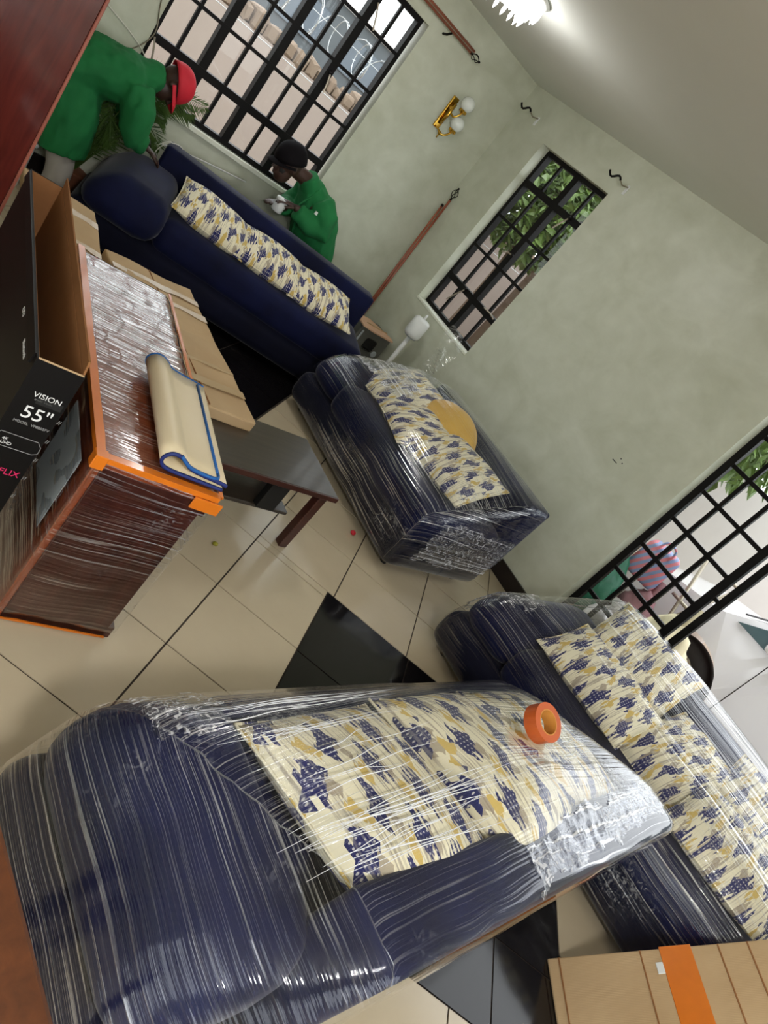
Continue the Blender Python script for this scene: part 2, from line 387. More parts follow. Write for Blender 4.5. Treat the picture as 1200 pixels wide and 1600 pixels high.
o = obj('wall_right', holed(Y0, YA+.17, 0, ZC, [W2, W3], lambda bm,a,b,c,d: box(bm, XB,XB+.17,a,b,c,d)), 'wall'); tag(o, 'pale green plaster wall with narrow window and grille doorway', kind='structure')
o = obj('wall_rear', holed(X0, XB, 0, ZC, [(-1.6, 2.6, .5, 2.35)], lambda bm,a,b,c,d: box(bm, a,b,Y0-.17,Y0,c,d)), 'wall'); tag(o, 'plaster wall behind the camera', kind='structure')  # unseen opening added to let sky light into the room
o = obj('wall_side', holed(Y0, YA, 0, ZC, [(-2.4, .6, .5, 2.35)], lambda bm,a,b,c,d: box(bm, X0-.17,X0,a,b,c,d)), 'wall'); tag(o, 'plaster wall opposite the grille doorway', kind='structure')  # opening here is also unseen, added for more sky light
o = obj('ceiling', bx(X0-.17, XB+.17, Y0-.17, YA+.17, ZC, ZC+.12), 'ceiling'); tag(o, 'smooth grey white plaster ceiling', kind='structure')
floor = obj('floor', bx(X0-.17, XB+.17, Y0-.17, YA+.17, -.12, -.004), 'grout'); tag(floor, 'cream tiled floor laid diagonally with black squares', kind='structure')
# tiles in (u,v): u=(x+y)/sqrt2, v=(x-y)/sqrt2
S2 = math.sqrt(2)
T = .461; UO, VO = 2.009, -.011
blacks = [((1.526, 1.881, 2.462, 2.987), (.413, .928, 1.544, 1.869)), ((3.95, 4.41, 4.93, 5.41), (-1.94, -1.50, -.99, -.478))]
def uv_xy(u, v): return ((u+v)/S2, (u-v)/S2)
def clip(poly):
    for ax, lim, sg in ((0, X0, 1), (0, XB, -1), (1, Y0, 1), (1, YA, -1)):
        out = []
        for i in range(len(poly)):
            p, q = poly[i], poly[(i+1) % len(poly)]
            a, b = sg*(p[ax]-lim), sg*(q[ax]-lim)
            if a >= 0: out.append(p)
            if a*b < 0:
                t = a/(a-b); out.append((p[0]+t*(q[0]-p[0]), p[1]+t*(q[1]-p[1])))
        poly = out
        if len(poly) < 3: return None
    return poly
tile_mesh = None; far_bm = NB()
def add_tile(u0, u1, v0, v1, m, name):
    global tile_mesh
    g = .0034; u0 += g; u1 -= g; v0 += g; v1 -= g
    if u1-u0 < .01 or v1-v0 < .01: return
    poly = [uv_xy(u0, v0), uv_xy(u0, v1), uv_xy(u1, v1), uv_xy(u1, v0)]
    cx = sum(p[0] for p in poly)/4; cy = sum(p[1] for p in poly)/4
    full = all(X0 <= p[0] <= XB and Y0 <= p[1] <= YA for p in poly)
    if m == 'tile' and (cx < -1.3 or cy < -1.6):          # behind the camera: joined
        pl = poly if full else clip(poly)
        if pl:
            ar = sum(pl[i][0]*pl[(i+1)%len(pl)][1]-pl[(i+1)%len(pl)][0]*pl[i][1] for i in range(len(pl)))
            if abs(ar) > .004: prism(far_bm, pl if ar > 0 else pl[::-1], -.006, 0)
        return
    std = full and abs(u1-u0-T+2*g) < 1e-6 and abs(v1-v0-T+2*g) < 1e-6 and m == 'tile'
    if std and tile_mesh:
        t = bpy.data.objects.new(name, tile_mesh); C.objects.link(t); t.parent = floor; t.location = (cx, cy, 0); return
    if not full: poly = clip(poly)
    if not poly: return
    a = sum(poly[i][0]*poly[(i+1)%len(poly)][1]-poly[(i+1)%len(poly)][0]*poly[i][1] for i in range(len(poly)))
    if abs(a) < .004: return
    if a < 0: poly = poly[::-1]
    bm = NB(); prism(bm, [(x-cx, y-cy) for x, y in poly], -.006, 0)
    t = obj(name, bm, m, floor, (cx, cy, 0))
    if std: tile_mesh = t.data
for i in range(-16, 12):
    for j in range(-14, 16):
        u0, v0 = UO+i*T, VO+j*T
        rects = [(u0, u0+T, v0, v0+T)]
        for bu, bv in blacks:
            nr = []
            for (a, b, c, d) in rects:
                ia, ib, ic, id_ = max(a, bu[0]), min(b, bu[-1]), max(c, bv[0]), min(d, bv[-1])
                if ia >= ib or ic >= id_: nr.append((a, b, c, d)); continue
                if a < ia: nr.append((a, ia, c, d))
                if ib < b: nr.append((ib, b, c, d))
                if c < ic: nr.append((ia, ib, c, ic))
                if id_ < d: nr.append((ia, ib, id_, d))
            rects = nr
        for r in rects: add_tile(*r, 'tile', 'floor_tile')
for bu, bv in blacks:
    for a, b in zip(bu, bu[1:]):
        for c, d in zip(bv, bv[1:]): add_tile(a, b, c, d, 'btile', 'black_tile')
o = obj('floor_tile_field', far_bm, 'tile', floor); o['kind'] = 'stuff'
o = obj('baseboard_left', bx(X0, XB, YA-.018, YA, 0, .115), 'skirt'); tag(o, 'dark skirting along the wall under the large window', kind='structure')
bm = bx(XB-.018, XB, 1.86, YA-.018, 0, .115); box(bm, XB-.018, XB, Y0, -.77, 0, .115)
o = obj('baseboard_right', bm, 'skirt'); tag(o, 'dark skirting along the wall beside the sofas', kind='structure')

# ------------------------------------------------------------------ windows
def window(name, label, axis, plane, us, zs, thick_u, thick_z, stays, skip_panes=()):
    root = empty(name, (0,0,0), kind='structure', label=label)
    def pbox(u0, u1, d0, d1, z0, z1):
        return bx(u0,u1,plane+d0,plane+d1,z0,z1) if axis == 'x' else bx(plane+d0,plane+d1,u0,u1,z0,z1)
    u0, u1, z0, z1 = us[0], us[-1], zs[0], zs[-1]; F = .034
    bm = pbox(u0, u0+F, -.03, .03, z0, z1)
    for a in ((u1-F, u1, z0, z1), (u0+F, u1-F, z0, z0+F), (u0+F, u1-F, z1-F, z1)):
        b2 = pbox(a[0], a[1], -.03, .03, a[2], a[3]); me = bpy.data.meshes.new('t'); b2.to_mesh(me); b2.free(); bm.from_mesh(me); bpy.data.meshes.remove(me)
    obj('frame', bm, 'iron', root)
    for i, u in enumerate(us[1:-1]):
        t = .030 if i in thick_u else .0115
        obj('bar', pbox(u-t, u+t, -.022 if t < .02 else -.03, .0 if t < .02 else .03, z0+F, z1-F), 'iron', root)
    for i, z in enumerate(zs[1:-1]):
        t = .026 if i in thick_z else .0115
        obj('crossbar', pbox(u0+F, u1-F, -.034, -.012 if t < .02 else .026, z-t, z+t), 'iron', root)
    for a, b in zip(us, us[1:]):
        for c, d in zip(zs, zs[1:]):
            obj('pane', pbox(a+.004, b-.004, .008, .012, c+.004, d-.004), 'glass', root)
    for (u, z, du, dd, dz) in stays:
        p = (u, plane-.04, z) if axis == 'x' else (plane-.04, u, z)
        q = (u+du, plane-.04-dd, z+dz) if axis == 'x' else (plane-.04-dd, u+du, z+dz)
        s = obj('window_stay', tb([p, ((p[0]+q[0])/2, (p[1]+q[1])/2, (p[2]+q[2])/2+.01), q], .0065, 6), 'steel', root)
        bm = NB(); ball(bm, p, .014, seg=8); obj('pivot', bm, 'iron', s)
    return root
xs1 = [1.672+i*(3.172-1.672)/8 for i in range(9)]
zs1 = [.825, 1.128, 1.442, 1.735, 2.045, 2.325]
win1 = window('window_1', 'large black barred window above the unwrapped navy sofa', 'x', YA+.065, xs1, zs1, {1, 3, 5}, {0}, [(2.80, 2.20, .06, .05, -.16), (2.80, 1.66, .02, .03, -.13), (1.70, 1.14, .05, .04, -.16)])
obj('window_sill', rbox(1.655, 3.22, YA-.03, YA+.03, .79, .825, .006, 2), 'sill', win1)
ys2 = [3.895+i*(4.757-3.895)/4 for i in range(5)]
win2 = window('window_2', 'narrow tall black barred window between the curtain brackets', 'y', XB+.125, ys2, zs1, {1}, {0, 3}, [(4.45, 1.14, .05, .05, -.16), (3.98, 1.14, .12, .06, .02), (4.10, 2.05, .02, .05, -.13), (4.30, 1.58, .06, .06, -.03)])
obj('window_sill', rbox(XB-.008, XB+.1, 3.895, 4.757, .805, .826, .004, 2), 'sill', win2)
ys3 = [1.255, 1.295, 1.48, 1.665, 1.845]
zs3 = [.0, .225, .45, .68, .905, 1.15, 1.385, 1.61, 1.84, 2.07, 2.35]
g3 = empty('window_3', (0,0,0), kind='structure', label='black iron grille beside the open doorway near the car')
px = XB+.12
bm = NB(); box(bm, px-.02, px+.02, 1.80, 1.845, 0, 2.35); box(bm, px-.02, px+.02, 1.262, 1.312, 0, 2.35)
obj('frame', bm, 'iron', g3)
obj('door_post', bx(px-.03, px+.01, 1.185, 1.228, 0, 2.35), 'iron', g3)
for y in (1.48, 1.665): obj('bar', bx(px-.012, px+.012, y-.013, y+.013, 0, 2.35), 'iron', g3)
for z in zs3[1:-1]: obj('crossbar', bx(px-.013, px+.013, 1.312, 1.80, z-.013, z+.013), 'iron', g3)
for z in (.62, 1.02): obj('hinge', bx(px-.01, px+.01, 1.226, 1.264, z-.012, z+.012), 'iron', g3)
for a, b in ((1.312, 1.467), (1.493, 1.652), (1.678, 1.80)):
    for c, d in zip(zs3, zs3[1:]): obj('pane', bx(px+.016, px+.019, a, b, c+.014, d-.014), 'glass', g3)
bm = NB(); tube(bm, [(px-.03, 1.18, .46), (px-.03, 1.165, .43), (px-.03, 1.15, .45), (px-.03, 1.16, .48)], .004, 6); obj('hook', bm, 'iron', g3)

# ------------------------------------------------------------------ sofas
def make_pillow_mesh(wd, ht, th, seed, n=22, oval=0):
    bm = NB(); grid = []
    rnd = random.Random(seed); sx, sy = rnd.uniform(-9, 9), rnd.uniform(-9, 9)
    for side in (1, -1):
        rows = []
        for i in range(n+1):
            row = []
            for j in range(n+1):
                a, b = 2*i/n-1, 2*j/n-1
                e = max(0, (1-abs(a)**2.6))*max(0, (1-abs(b)**2.6))
                z = side*th/2*e**.62
                k = 1-.05*(1-abs(a)**2)*abs(b)**4; k2 = 1-.05*(1-abs(b)**2)*abs(a)**4
                x, y = a*wd/2*k2*(1-oval*.25*b*b), b*ht/2*k*(1-oval*.5*a*a)
                z += .012*noise.noise((x*7+sx, y*7+sy, side*3))*e**.3
                row.append(bm.verts.new((x, y, z)))
            rows.append(row)
        for i in range(n):
            for j in range(n):
                q = (rows[i][j], rows[i+1][j], rows[i+1][j+1], rows[i][j+1])
                bm.faces.new(q if side == 1 else q[::-1])
    bmesh.ops.remove_doubles(bm, verts=bm.verts, dist=.0004)
    return bm
def pillow_outline(wd, ht, oval=0, n=40):
    pts = []
    for k in range(n*4):
        t = k/n; s = int(t); f = 2*(t-s)-1
        a, b = ((f, -1), (1, f), (-f, 1), (-1, -f))[s]
        kk = 1-.05*(1-abs(a)**2)*abs(b)**4; k2 = 1-.05*(1-abs(b)**2)*abs(a)**4
        pts.append((a*wd/2*k2*(1-oval*.25*b*b), b*ht/2*kk*(1-oval*.5*a*a), 0))
    return pts+pts[:1]
def axes(ux, uy):
    ux = Vector(ux).normalized(); uy = Vector(uy); uy = (uy-ux*uy.dot(ux)).normalized(); uz = ux.cross(uy)
    return Matrix(((ux.x, uy.x, uz.x), (ux.y, uy.y, uz.y), (ux.z, uy.z, uz.z))).to_4x4()
def pillow(sofa, loc, ux, uy, wd, ht, th, mat, seed, label, group, oval=0):
    """loc and axes in the sofa's own frame; a pillow is a thing of its own"""
    mw = sofa_mtx[sofa] @ Matrix.Translation(Vector(loc)) @ axes(ux, uy)
    p = obj('throw_pillow', make_pillow_mesh(wd, ht, th, seed, 22, oval), mat, smooth=True); p.matrix_world = mw
    obj('piping', tb(pillow_outline(wd, ht, oval), .0045, 6), mat, p, smooth=True)
    return tag(p, label, 'pillow', group)
sofa_mtx = {}; sofa_root = {}
def make_sofa(key, O, ang, L, D, arm, label, zback=.70, AW=.40, AF=-.025, bs=.06):
    root = empty('sofa', (O[0], O[1], 0), math.radians(ang), label, 'sofa', 'navy velvet sofas')
    sofa_mtx[key] = Matrix.Translation((O[0], O[1], 0)) @ Matrix.Rotation(math.radians(ang), 4, 'Z'); sofa_root[key] = root
    parts = []
    la = AW if arm == 'L' else 0; ra = L-AW if arm == 'R' else L
    def add(n, bm, m): o = obj(n, bm, m, root, smooth=True); parts.append(o); return o
    add('base', rbox(-.02 if arm == 'L' else .0, L+(.02 if arm == 'R' else 0), -.015, D-.03, .035, .265, .075, 5), 'navy_dark')
    add('seat', rbox(la-.03 if arm == 'L' else -.01, ra+.03 if arm == 'R' else L+.01, -.02, D-.17, .235, .465, .075, 5), 'navy')
    a0 = 0 if arm == 'L' else L-AW
    bm = rbox(a0, a0+AW, AF, D-.10, .24, .565, .125, 7)
    for v in bm.verts:
        if v.co.y < .2 and v.co.z > .4: v.co.z -= .03*min(1, 1-v.co.y/.2)**2
    for v in bm.verts:
        t = max(0, (v.co.z-.24)/.325); u = (v.co.x-a0)/AW; u = 1-u if arm == 'L' else u
        v.co.x += (1 if arm == 'L' else -1)*.15*t*t*max(0, u)
        if v.co.y < .25: v.co.y += .07*t*t*(1-max(v.co.y, 0)/.25)
    add('arm', bm, 'navy')
    b0 = la-bs if arm == 'L' else 0; b1 = ra+bs if arm == 'R' else L
    bm = rbox(b0, b1, D-.21, D-.03, .20, zback, .022, 3)
    for v in bm.verts: v.co.y += (v.co.z-.2)*.07
    add('backrest', bm, 'navy')
    for x in (.10, L-.10):
        for y in (.10, D-.14): obj('foot', lathe([(.02, 0), (.024, .04)], 10), 'dark', root, (x, y, 0))
    return root, parts
def hull_wrap(key, parts, pillows, extra=(), voxel=.024, seed=1, cutz=.045, sub=True, top_mat='film'):
    root = sofa_root[key]; mw = sofa_mtx[key]; inv = mw.inverted()
    pts = []
    bm = NB()
    for o in parts:
        for v in o.data.vertices: bm.verts.new(v.co)
    for p in pillows:
        m = inv @ p.matrix_world
        for v in p.data.vertices: bm.verts.new(m @ v.co)
    for e in extra: bm.verts.new(e)
    r = bmesh.ops.convex_hull(bm, input=bm.verts)
    dead = {v for v in r['geom_interior'] if isinstance(v, bmesh.types.BMVert)} | {v for v in r['geom_unused'] if isinstance(v, bmesh.types.BMVert)}
    bmesh.ops.delete(bm, geom=list(dead), context='VERTS')
    loose = [v for v in bm.verts if not v.link_faces]; bmesh.ops.delete(bm, geom=loose, context='VERTS')
    me = evaluated(bm, [('REMESH', dict(mode='VOXEL', voxel_size=voxel)), ('SMOOTH', dict(factor=.5, iterations=5))])
    bm = NB(); bm.from_mesh(me); bpy.data.meshes.remove(me); bm.normal_update()
    for v in bm.verts:
        x, y, z = v.co; n = v.normal
        k = noise.noise((x*1.2+seed*3, y*13, z*13))*.5+noise.noise((x*2.0, y*26+seed, z*26))*.35 if abs(n.x) < .7 else noise.noise((x*13+seed, y*1.5, z*13))*.6
        pull = noise.noise((x*3+seed, y*3, z*3+seed))
        v.co += n*(.011+.005*k+.006*max(0, pull))
    dead = [f for f in bm.faces if f.calc_center_median().z < cutz or f.normal.z < -.75]
    bmesh.ops.delete(bm, geom=dead, context='FACES')
    return obj('plastic_wrap', bm, top_mat, root, smooth=True)
def film_patch(fo, pred, mat='film_milky', off=.004):
    bm = NB(); bm.from_mesh(fo.data); bm.normal_update()
    for v in bm.verts: v.co += v.normal*(off+.006*noise.noise(v.co*19)+.004*noise.noise(v.co*41))
    def keep(f):
        c = f.calc_center_median(); k = .05*noise.noise(c*9)+.03*noise.noise(c*25)
        return pred(c.x+k, c.y+k*.7, c.z+k*.5, f.normal)
    def near(f):
        c = f.calc_center_median()
        return any(pred(c.x+a, c.y+b, c.z+a*.5, f.normal) for a in (-.06, 0, .06) for b in (-.06, 0, .06))
    bmesh.ops.delete(bm, geom=[f for f in bm.faces if not near(f)], context='FACES')
    bmesh.ops.subdivide_edges(bm, edges=bm.edges[:], cuts=2, use_grid_fill=True)
    bm.normal_update()
    for v in bm.verts: v.co += v.normal*.003*noise.noise(v.co*75)
    bmesh.ops.delete(bm, geom=[f for f in bm.faces if not keep(f)], context='FACES')
    return obj('bunched_film', bm, mat, fo.parent, smooth=True)
PG = 'patterned pillows on the sofas'
# sofa 1: unwrapped, under the big window
s1, p1 = make_sofa('s1', (1.466, 4.467), -21.0, 2.03, .75, 'L', 'unwrapped navy velvet sofa under the large window', .70, .50, -.13, .20)
for i, (x, m, nm) in enumerate(((.74, 'ikat1', 'next to the arm'), (1.18, 'ikat2', 'in the middle'), (1.60, 'ikat3', 'at the open end'))):
    pillow('s1', (x, .30, .55-.003*i), (1, .02*(i-1), .05*(i-1)), (.10, .97, .20), .52, .48, .17, m, 10+i, 'cream and navy patterned pillow %s of the unwrapped sofa' % nm, PG)
# sofa 2: wrapped, by the narrow window
s2, p2 = make_sofa('s2', (2.90, 3.60), -90.0, 1.56, .88, 'L', 'plastic wrapped navy sofa with a mustard pillow', .72)
q2 = [pillow('s2', (.46, .40, .575), (1, .1, 0), (0, .93, .34), .52, .56, .17, 'ikat1', 20, 'patterned pillow beside the far arm under bunched film, mustard pillow sofa', PG),
      pillow('s2', (.80, .30, .555), (1, -.2, 0), (.2, .95, .25), .50, .46, .15, 'ikat2', 21, 'patterned pillow in front of the mustard pillow', PG),
      pillow('s2', (.80, .53, .625), (1, .15, -.06), (0, .72, .69), .50, .36, .20, 'mustard', 22, 'mustard yellow velvet pillow on the wrapped sofa', 'plain pillows on the sofas', 1),
      pillow('s2', (1.17, .38, .58), (1, .25, .0), (-.2, .93, .30), .52, .50, .17, 'ikat3', 23, 'patterned pillow nearest the open end of the mustard pillow sofa', PG)]
f2 = hull_wrap('s2', p2, q2, seed=2)
film_patch(f2, lambda x, y, z, n: .05 < x < .62 and .12 < y < .50-.25*x and n.z > .4)
film_patch(f2, lambda x, y, z, n: x > 1.50 and .10 < y < .80 and .16 < z < .46)
# sofa 3: wrapped, by the grille doorway
s3, p3 = make_sofa('s3', (2.98, 1.60), -86.5, 2.15, .92, 'L', 'plastic wrapped navy sofa in front of the grille doorway', .72)
q3 = [pillow('s3', (.62, .60, .655), (1, .12, .05), (-.1, .72, .66), .54, .42, .20, 'ikat1', 30, 'patterned pillow leaning on the backrest nearest the far arm, doorway sofa', PG),
      pillow('s3', (.66, .26, .56), (1, .05, 0), (0, .94, .30), .58, .40, .17, 'ikat2', 31, 'patterned pillow lying at the seat front nearest the far arm, doorway sofa', PG),
      pillow('s3', (1.10, .46, .56), (1, -.1, 0), (.1, .92, .34), .42, .56, .20, 'ikat3', 32, 'patterned pillow in the middle of the doorway sofa', PG),
      pillow('s3', (1.46, .62, .64), (1, .1, .03), (0, .8, .55), .46, .42, .20, 'ikat1', 33, 'patterned pillow leaning back at the near end of the doorway sofa', PG),
      pillow('s3', (1.52, .28, .57), (1, .08, 0), (0, .95, .28), .56, .42, .18, 'ikat2', 34, 'patterned pillow at the seat front nearest the orange taped carton', PG)]
f3 = hull_wrap('s3', p3, q3, seed=3)
film_patch(f3, lambda x, y, z, n: .0 < x < .25 and .05 < y < .20 and n.z > .2)
# sofa 4: wrapped, nearest the camera
s4, p4 = make_sofa('s4', (2.66, 1.015), 184.0, 1.935, .77, 'R', 'nearest plastic wrapped navy sofa with the tape roll on top', .70)
q4 = [pillow('s4', (1.29, .40, .585), (1, .05, 0), (-.03, .95, .22), .50, .58, .20, 'ikat1', 40, 'patterned pillow against the wide arm of the nearest sofa', PG),
      pillow('s4', (.80, .39, .60), (1, .02, .05), (.02, .95, .22), .50, .60, .22, 'ikat2', 41, 'middle patterned pillow of the nearest sofa', PG),
      pillow('s4', (.34, .37, .58), (1, -.03, .04), (.03, .95, .2), .46, .56, .19, 'ikat3', 42, 'patterned pillow under the tape roll on the nearest sofa', PG)]
f4 = hull_wrap('s4', p4, q4, seed=4, top_mat='film4')
film_patch(f4, lambda x, y, z, n: .05 < x < 1.0 and .60+.05*x < y < .70+.05*x and z > .55)
film_patch(f4, lambda x, y, z, n: 1.62 < x < 1.80 and .02 < y < .16 and z > .35)

# ------------------------------------------------------------------ wrapped cabinet
def wrap_mesh(name, pts, mat, parent, voxel=.02, seed=1, cutz=None, amp=.004, off=.006, smooth=3):
    bm = NB()
    for p in pts: bm.verts.new(p)
    bmesh.ops.convex_hull(bm, input=bm.verts)
    bmesh.ops.delete(bm, geom=[v for v in bm.verts if not v.link_faces], context='VERTS')
    me = evaluated(bm, [('REMESH', dict(mode='VOXEL', voxel_size=voxel)), ('SMOOTH', dict(factor=.5, iterations=smooth))])
    bm = NB(); bm.from_mesh(me); bpy.data.meshes.remove(me); bm.normal_update()
    for v in bm.verts:
        x, y, z = v.co
        v.co += v.normal*(off+amp*noise.noise((x*14+seed, y*14, z*14)))
    bmesh.ops.delete(bm, geom=[f for f in bm.faces if f.normal.z < -.75 or (cutz and f.calc_center_median().z < cutz)], context='FACES')
    return obj(name, bm, mat, parent, smooth=True)
CW, CL, CH = .36, 1.25, .665
cab = empty('sideboard_cabinet', (.838, 1.476, 0), math.radians(-7.5), 'film wrapped brown wooden sideboard with orange tape along its edges', 'cabinet')
obj('side_panel', rbox(0, .022, 0, CL, .0, CH-.03, .003, 1), 'cabw', cab)
obj('end_panel', rbox(.022, CW-.02, 0, .02, .0, CH-.03, .003, 1), 'cabd', cab)
obj('end_panel', rbox(.022, CW-.02, CL-.02, CL, .0, CH-.03, .003, 1), 'cabd', cab)
obj('top_board', rbox(-.004, CW, -.004, CL+.004, CH-.03, CH, .004, 1), 'cabw', cab)
obj('bottom_board', rbox(.022, CW, .0, CL, .0, .05, .003, 1), 'cabd', cab)
obj('top_rail', rbox(CW-.03, CW-.004, .0, CL, CH-.08, CH-.03, .003, 1), 'cabd', cab)
for i in range(2):
    d = obj('door', rbox(CW-.04, CW-.022, .022+i*.60, .615+i*.60, .055, CH-.085, .004, 1), 'cabd', cab)
    bm = NB(); tube(bm, [(CW-.022, .56+i*.1, .33), (CW-.005, .56+i*.1, .33)], .011, 10); obj('knob', bm, 'brass', d)
cw = wrap_mesh('plastic_wrap', [(x, y, z) for x in (-.006, CW+.004) for y in (-.006, CL+.006) for z in (.03, CH+.002)], 'film2', cab, .02, 5, amp=.005, off=.006, smooth=2)
def strip(name, pts, wdt, nrm, mat, parent, th=.003, wob=.004, seed=0):
    """a band of tape folded over an edge: pts along the edge, two wings of width wdt"""
    n1, n2 = Vector(nrm[0]), Vector(nrm[1]); bm = NB(); rows = []
    for i, p in enumerate(pts):
        p = Vector(p); k = wob*noise.noise((i*.7+seed, seed, 0))
        o_ = .012
        rows.append([bm.verts.new(p+n1*o_+n2*o_*1-n2*(wdt+k)), bm.verts.new(p+n1*o_+n2*o_), bm.verts.new(p+n2*o_+n1*o_-n1*(wdt*.7+k))])
    for a, b in zip(rows, rows[1:]):
        for k in range(2): bm.faces.new((a[k], a[k+1], b[k+1], b[k]))
    bmesh.ops.recalc_face_normals(bm, faces=bm.faces)
    bmesh.ops.solidify(bm, geom=bm.faces[:], thickness=th)
    return obj(name, bm, mat, parent)
def lin(a, b, n=24): return [Vector(a).lerp(Vector(b), i/n) for i in range(n+1)]
strip('orange_tape', lin((0, -.01, CH), (0, CL+.01, CH)), .026, ((0,0,1), (-1,0,0)), 'orange', cab, seed=1)
strip('orange_tape', lin((0, 0, CH), (CW, 0, CH), 10), .026, ((0,0,1), (0,-1,0)), 'orange', cab, seed=2)
strip('orange_tape', lin((CW, 0, CH), (CW, CL, CH)), .012, ((0,0,1), (1,0,0)), 'orange', cab, seed=3)
strip('orange_tape', lin((0, 0, .02), (CW-.02, 0, .02), 10), .008, ((0,0,-1), (0,-1,0)), 'orange', cab, seed=4)
obj('orange_tape', rbox(CW-.075, CW+.016, -.022, -.016, CH-.045, CH-.004, .001, 1), 'orange', cab)
obj('orange_tape', rbox(-.016, .02, -.016, .02, CH-.03, CH+.014, .002, 1), 'orange', cab)
o = obj('paper_sheet', bx(-.0125, -.0115, .06, .34, CH-.34, CH-.07), 'lightplastic', cab)

# folded cream mat with blue binding on the cabinet
mat_root = empty('folded_mat', (.992, 1.475, CH+.022), math.radians(-9), 'folded cream mat with blue edging on the wrapped cabinet', 'mat')
prof = curve3([(.245, .004), (.14, .004), (.05, .004), (.012, .012), (.0, .034), (.018, .056), (.05, .058), (.078, .046), (.10, .034), (.15, .028), (.205, .026), (.25, .022)], 5)
def sheet(bm, pr, y0, y1, th, n=8):
    rows = []
    for i, p in enumerate(pr):
        a = Vector((pr[min(i+1, len(pr)-1)][0]-pr[max(i-1, 0)][0], pr[min(i+1, len(pr)-1)][1]-pr[max(i-1, 0)][1])); a.normalize()
        nx, nz = -a.y*th/2, a.x*th/2
        r = []
        for k in range(n+1):
            y = y0+(y1-y0)*k/n
            r.append((bm.verts.new((p[0]+nx, y, p[1]+nz)), bm.verts.new((p[0]-nx, y, p[1]-nz))))
        rows.append(r)
    for a, b in zip(rows, rows[1:]):
        for k in range(n):
            bm.faces.new((a[k][0], a[k+1][0], b[k+1][0], b[k][0])); bm.faces.new((a[k][1], b[k][1], b[k+1][1], a[k+1][1]))
        bm.faces.new((a[0][0], b[0][0], b[0][1], a[0][1])); bm.faces.new((a[n][0], a[n][1], b[n][1], b[n][0]))
    for r in (rows[0], rows[-1]):
        for k in range(n): bm.faces.new((r[k][0], r[k][1], r[k+1][1], r[k+1][0]))
    bmesh.ops.recalc_face_normals(bm, faces=bm.faces)
bm = NB(); sheet(bm, [(p.x, p.y) for p in [Vector((q[0], q[1])) for q in prof]], 0, .55, .007); obj('mat_sheet', bm, 'cream', mat_root, smooth=True)
mat_root.scale = (.84, .95, 1)
edge = [(p[0], 0, p[1]) for p in prof]
obj('binding', tb(edge, .0062, 6), 'bluedark', mat_root, smooth=True)
obj('binding', tb([(x, .55, z) for x, y, z in edge], .0062, 6), 'bluebind', mat_root, smooth=True)
tp = prof[-6]; tl = prof[-1]
obj('binding', tb([(.215, .0+.02, .030), (.215, .53, .030)], .0058, 6), 'bluebind', mat_root, smooth=True)
obj('binding', tb(curve3([(.05, -.002, .062), (.10, -.002, .037), (.18, 0.0, .031), (.21, .008, .031), (.215, .03, .031)], 5), .006, 6), 'bluebind', mat_root, smooth=True)

# ------------------------------------------------------------------ coffee table
tab = empty('coffee_table', (0, 0, 0), 0, 'low dark brown coffee table with a lower shelf', 'table')
obj('table_top', rbox(1.32, 2.28, 2.055, 2.485, .345, .375, .004, 1), 'tablew', tab)
obj('edge_band', rbox(1.32, 2.281, 2.050, 2.056, .346, .374, .002, 1), 'tablered', tab)
obj('shelf', rbox(1.36, 2.13, 2.10, 2.44, .165, .185, .003, 1), 'tablew', tab)
for x, y in ((2.195, 2.068), (2.195, 2.42), (1.36, 2.068), (1.36, 2.42)): obj('leg', rbox(x, x+.048, y, y+.048, 0, .345, .003, 1), 'tablered', tab)
o = obj('bracket', rbox(1.93, 2.03, 2.08, 2.12, .185, .345, .002, 1), 'dark', tab)

# ------------------------------------------------------------------ cartons
def flat_carton(loc, rz, sx, sy, sz, label, tapes, tilt=(0,0), seed=0, mat='card', flaps=True):
    r = empty('flat_carton', loc, rz, label, 'carton', 'cardboard cartons'); r.rotation_euler = (tilt[0], tilt[1], rz)
    bm = rbox(0, sx, 0, sy, 0, sz, .008, 2)
    bmesh.ops.subdivide_edges(bm, edges=[e for e in bm.edges if e.calc_length() > .2], cuts=8, use_grid_fill=True)
    for v in bm.verts: v.co += Vector((0, 0, .012*noise.noise((v.co.x*4+seed, v.co.y*4, seed)))) + Vector((.004*noise.noise((v.co.y*5, seed, 1)), 0, 0))
    obj('carton_body', bm, mat, r)
    if flaps:
        obj('flap_seam', bx(sx*.48, sx*.486, .01, sy-.01, sz, sz+.006), 'card_in', r)
    for y, wd in tapes:
        bm = NB(); rows = []
        for i in range(13):
            x = .004+(sx-.008)*i/12; z = sz+.006+.004*noise.noise((i*.9+seed, y*5, 0))
            rows.append([bm.verts.new((x, y+.03*noise.noise((i*.3, y*7+seed, 2)), z)), bm.verts.new((x, y+wd, z+.002))])
        for a, b in zip(rows, rows[1:]): bm.faces.new((a[0], b[0], b[1], a[1]))
        bmesh.ops.recalc_face_normals(bm, faces=bm.faces); bmesh.ops.solidify(bm, geom=bm.faces[:], thickness=.0012)
        obj('packing_tape', bm, 'tapeclear', r)
    return r
flat_carton((1.385, 2.345, .376), math.radians(1.0), .485, 1.10, .055, 'long flat taped carton lying across the coffee table', [(.16, .05), (.33, .03), (.78, .05), (.93, .045)], seed=1)
sb = empty('carton', (1.42, 2.85, 0), 0, 'plain carton standing under the long flat carton', 'carton', 'cardboard cartons')
bm = rbox(0, .26, 0, .5, 0, .366, .006, 1); obj('carton_body', bm, 'card', sb); obj('packing_tape', bx(.1, .15, -.002, .502, .3655, .3675), 'tapeclear', sb)
flat_carton((.98, 2.72, .02), math.radians(3), .36, .66, .335, 'tall brown carton left of the long flat carton', [(.20, .05), (.45, .05)], seed=3, mat='card')
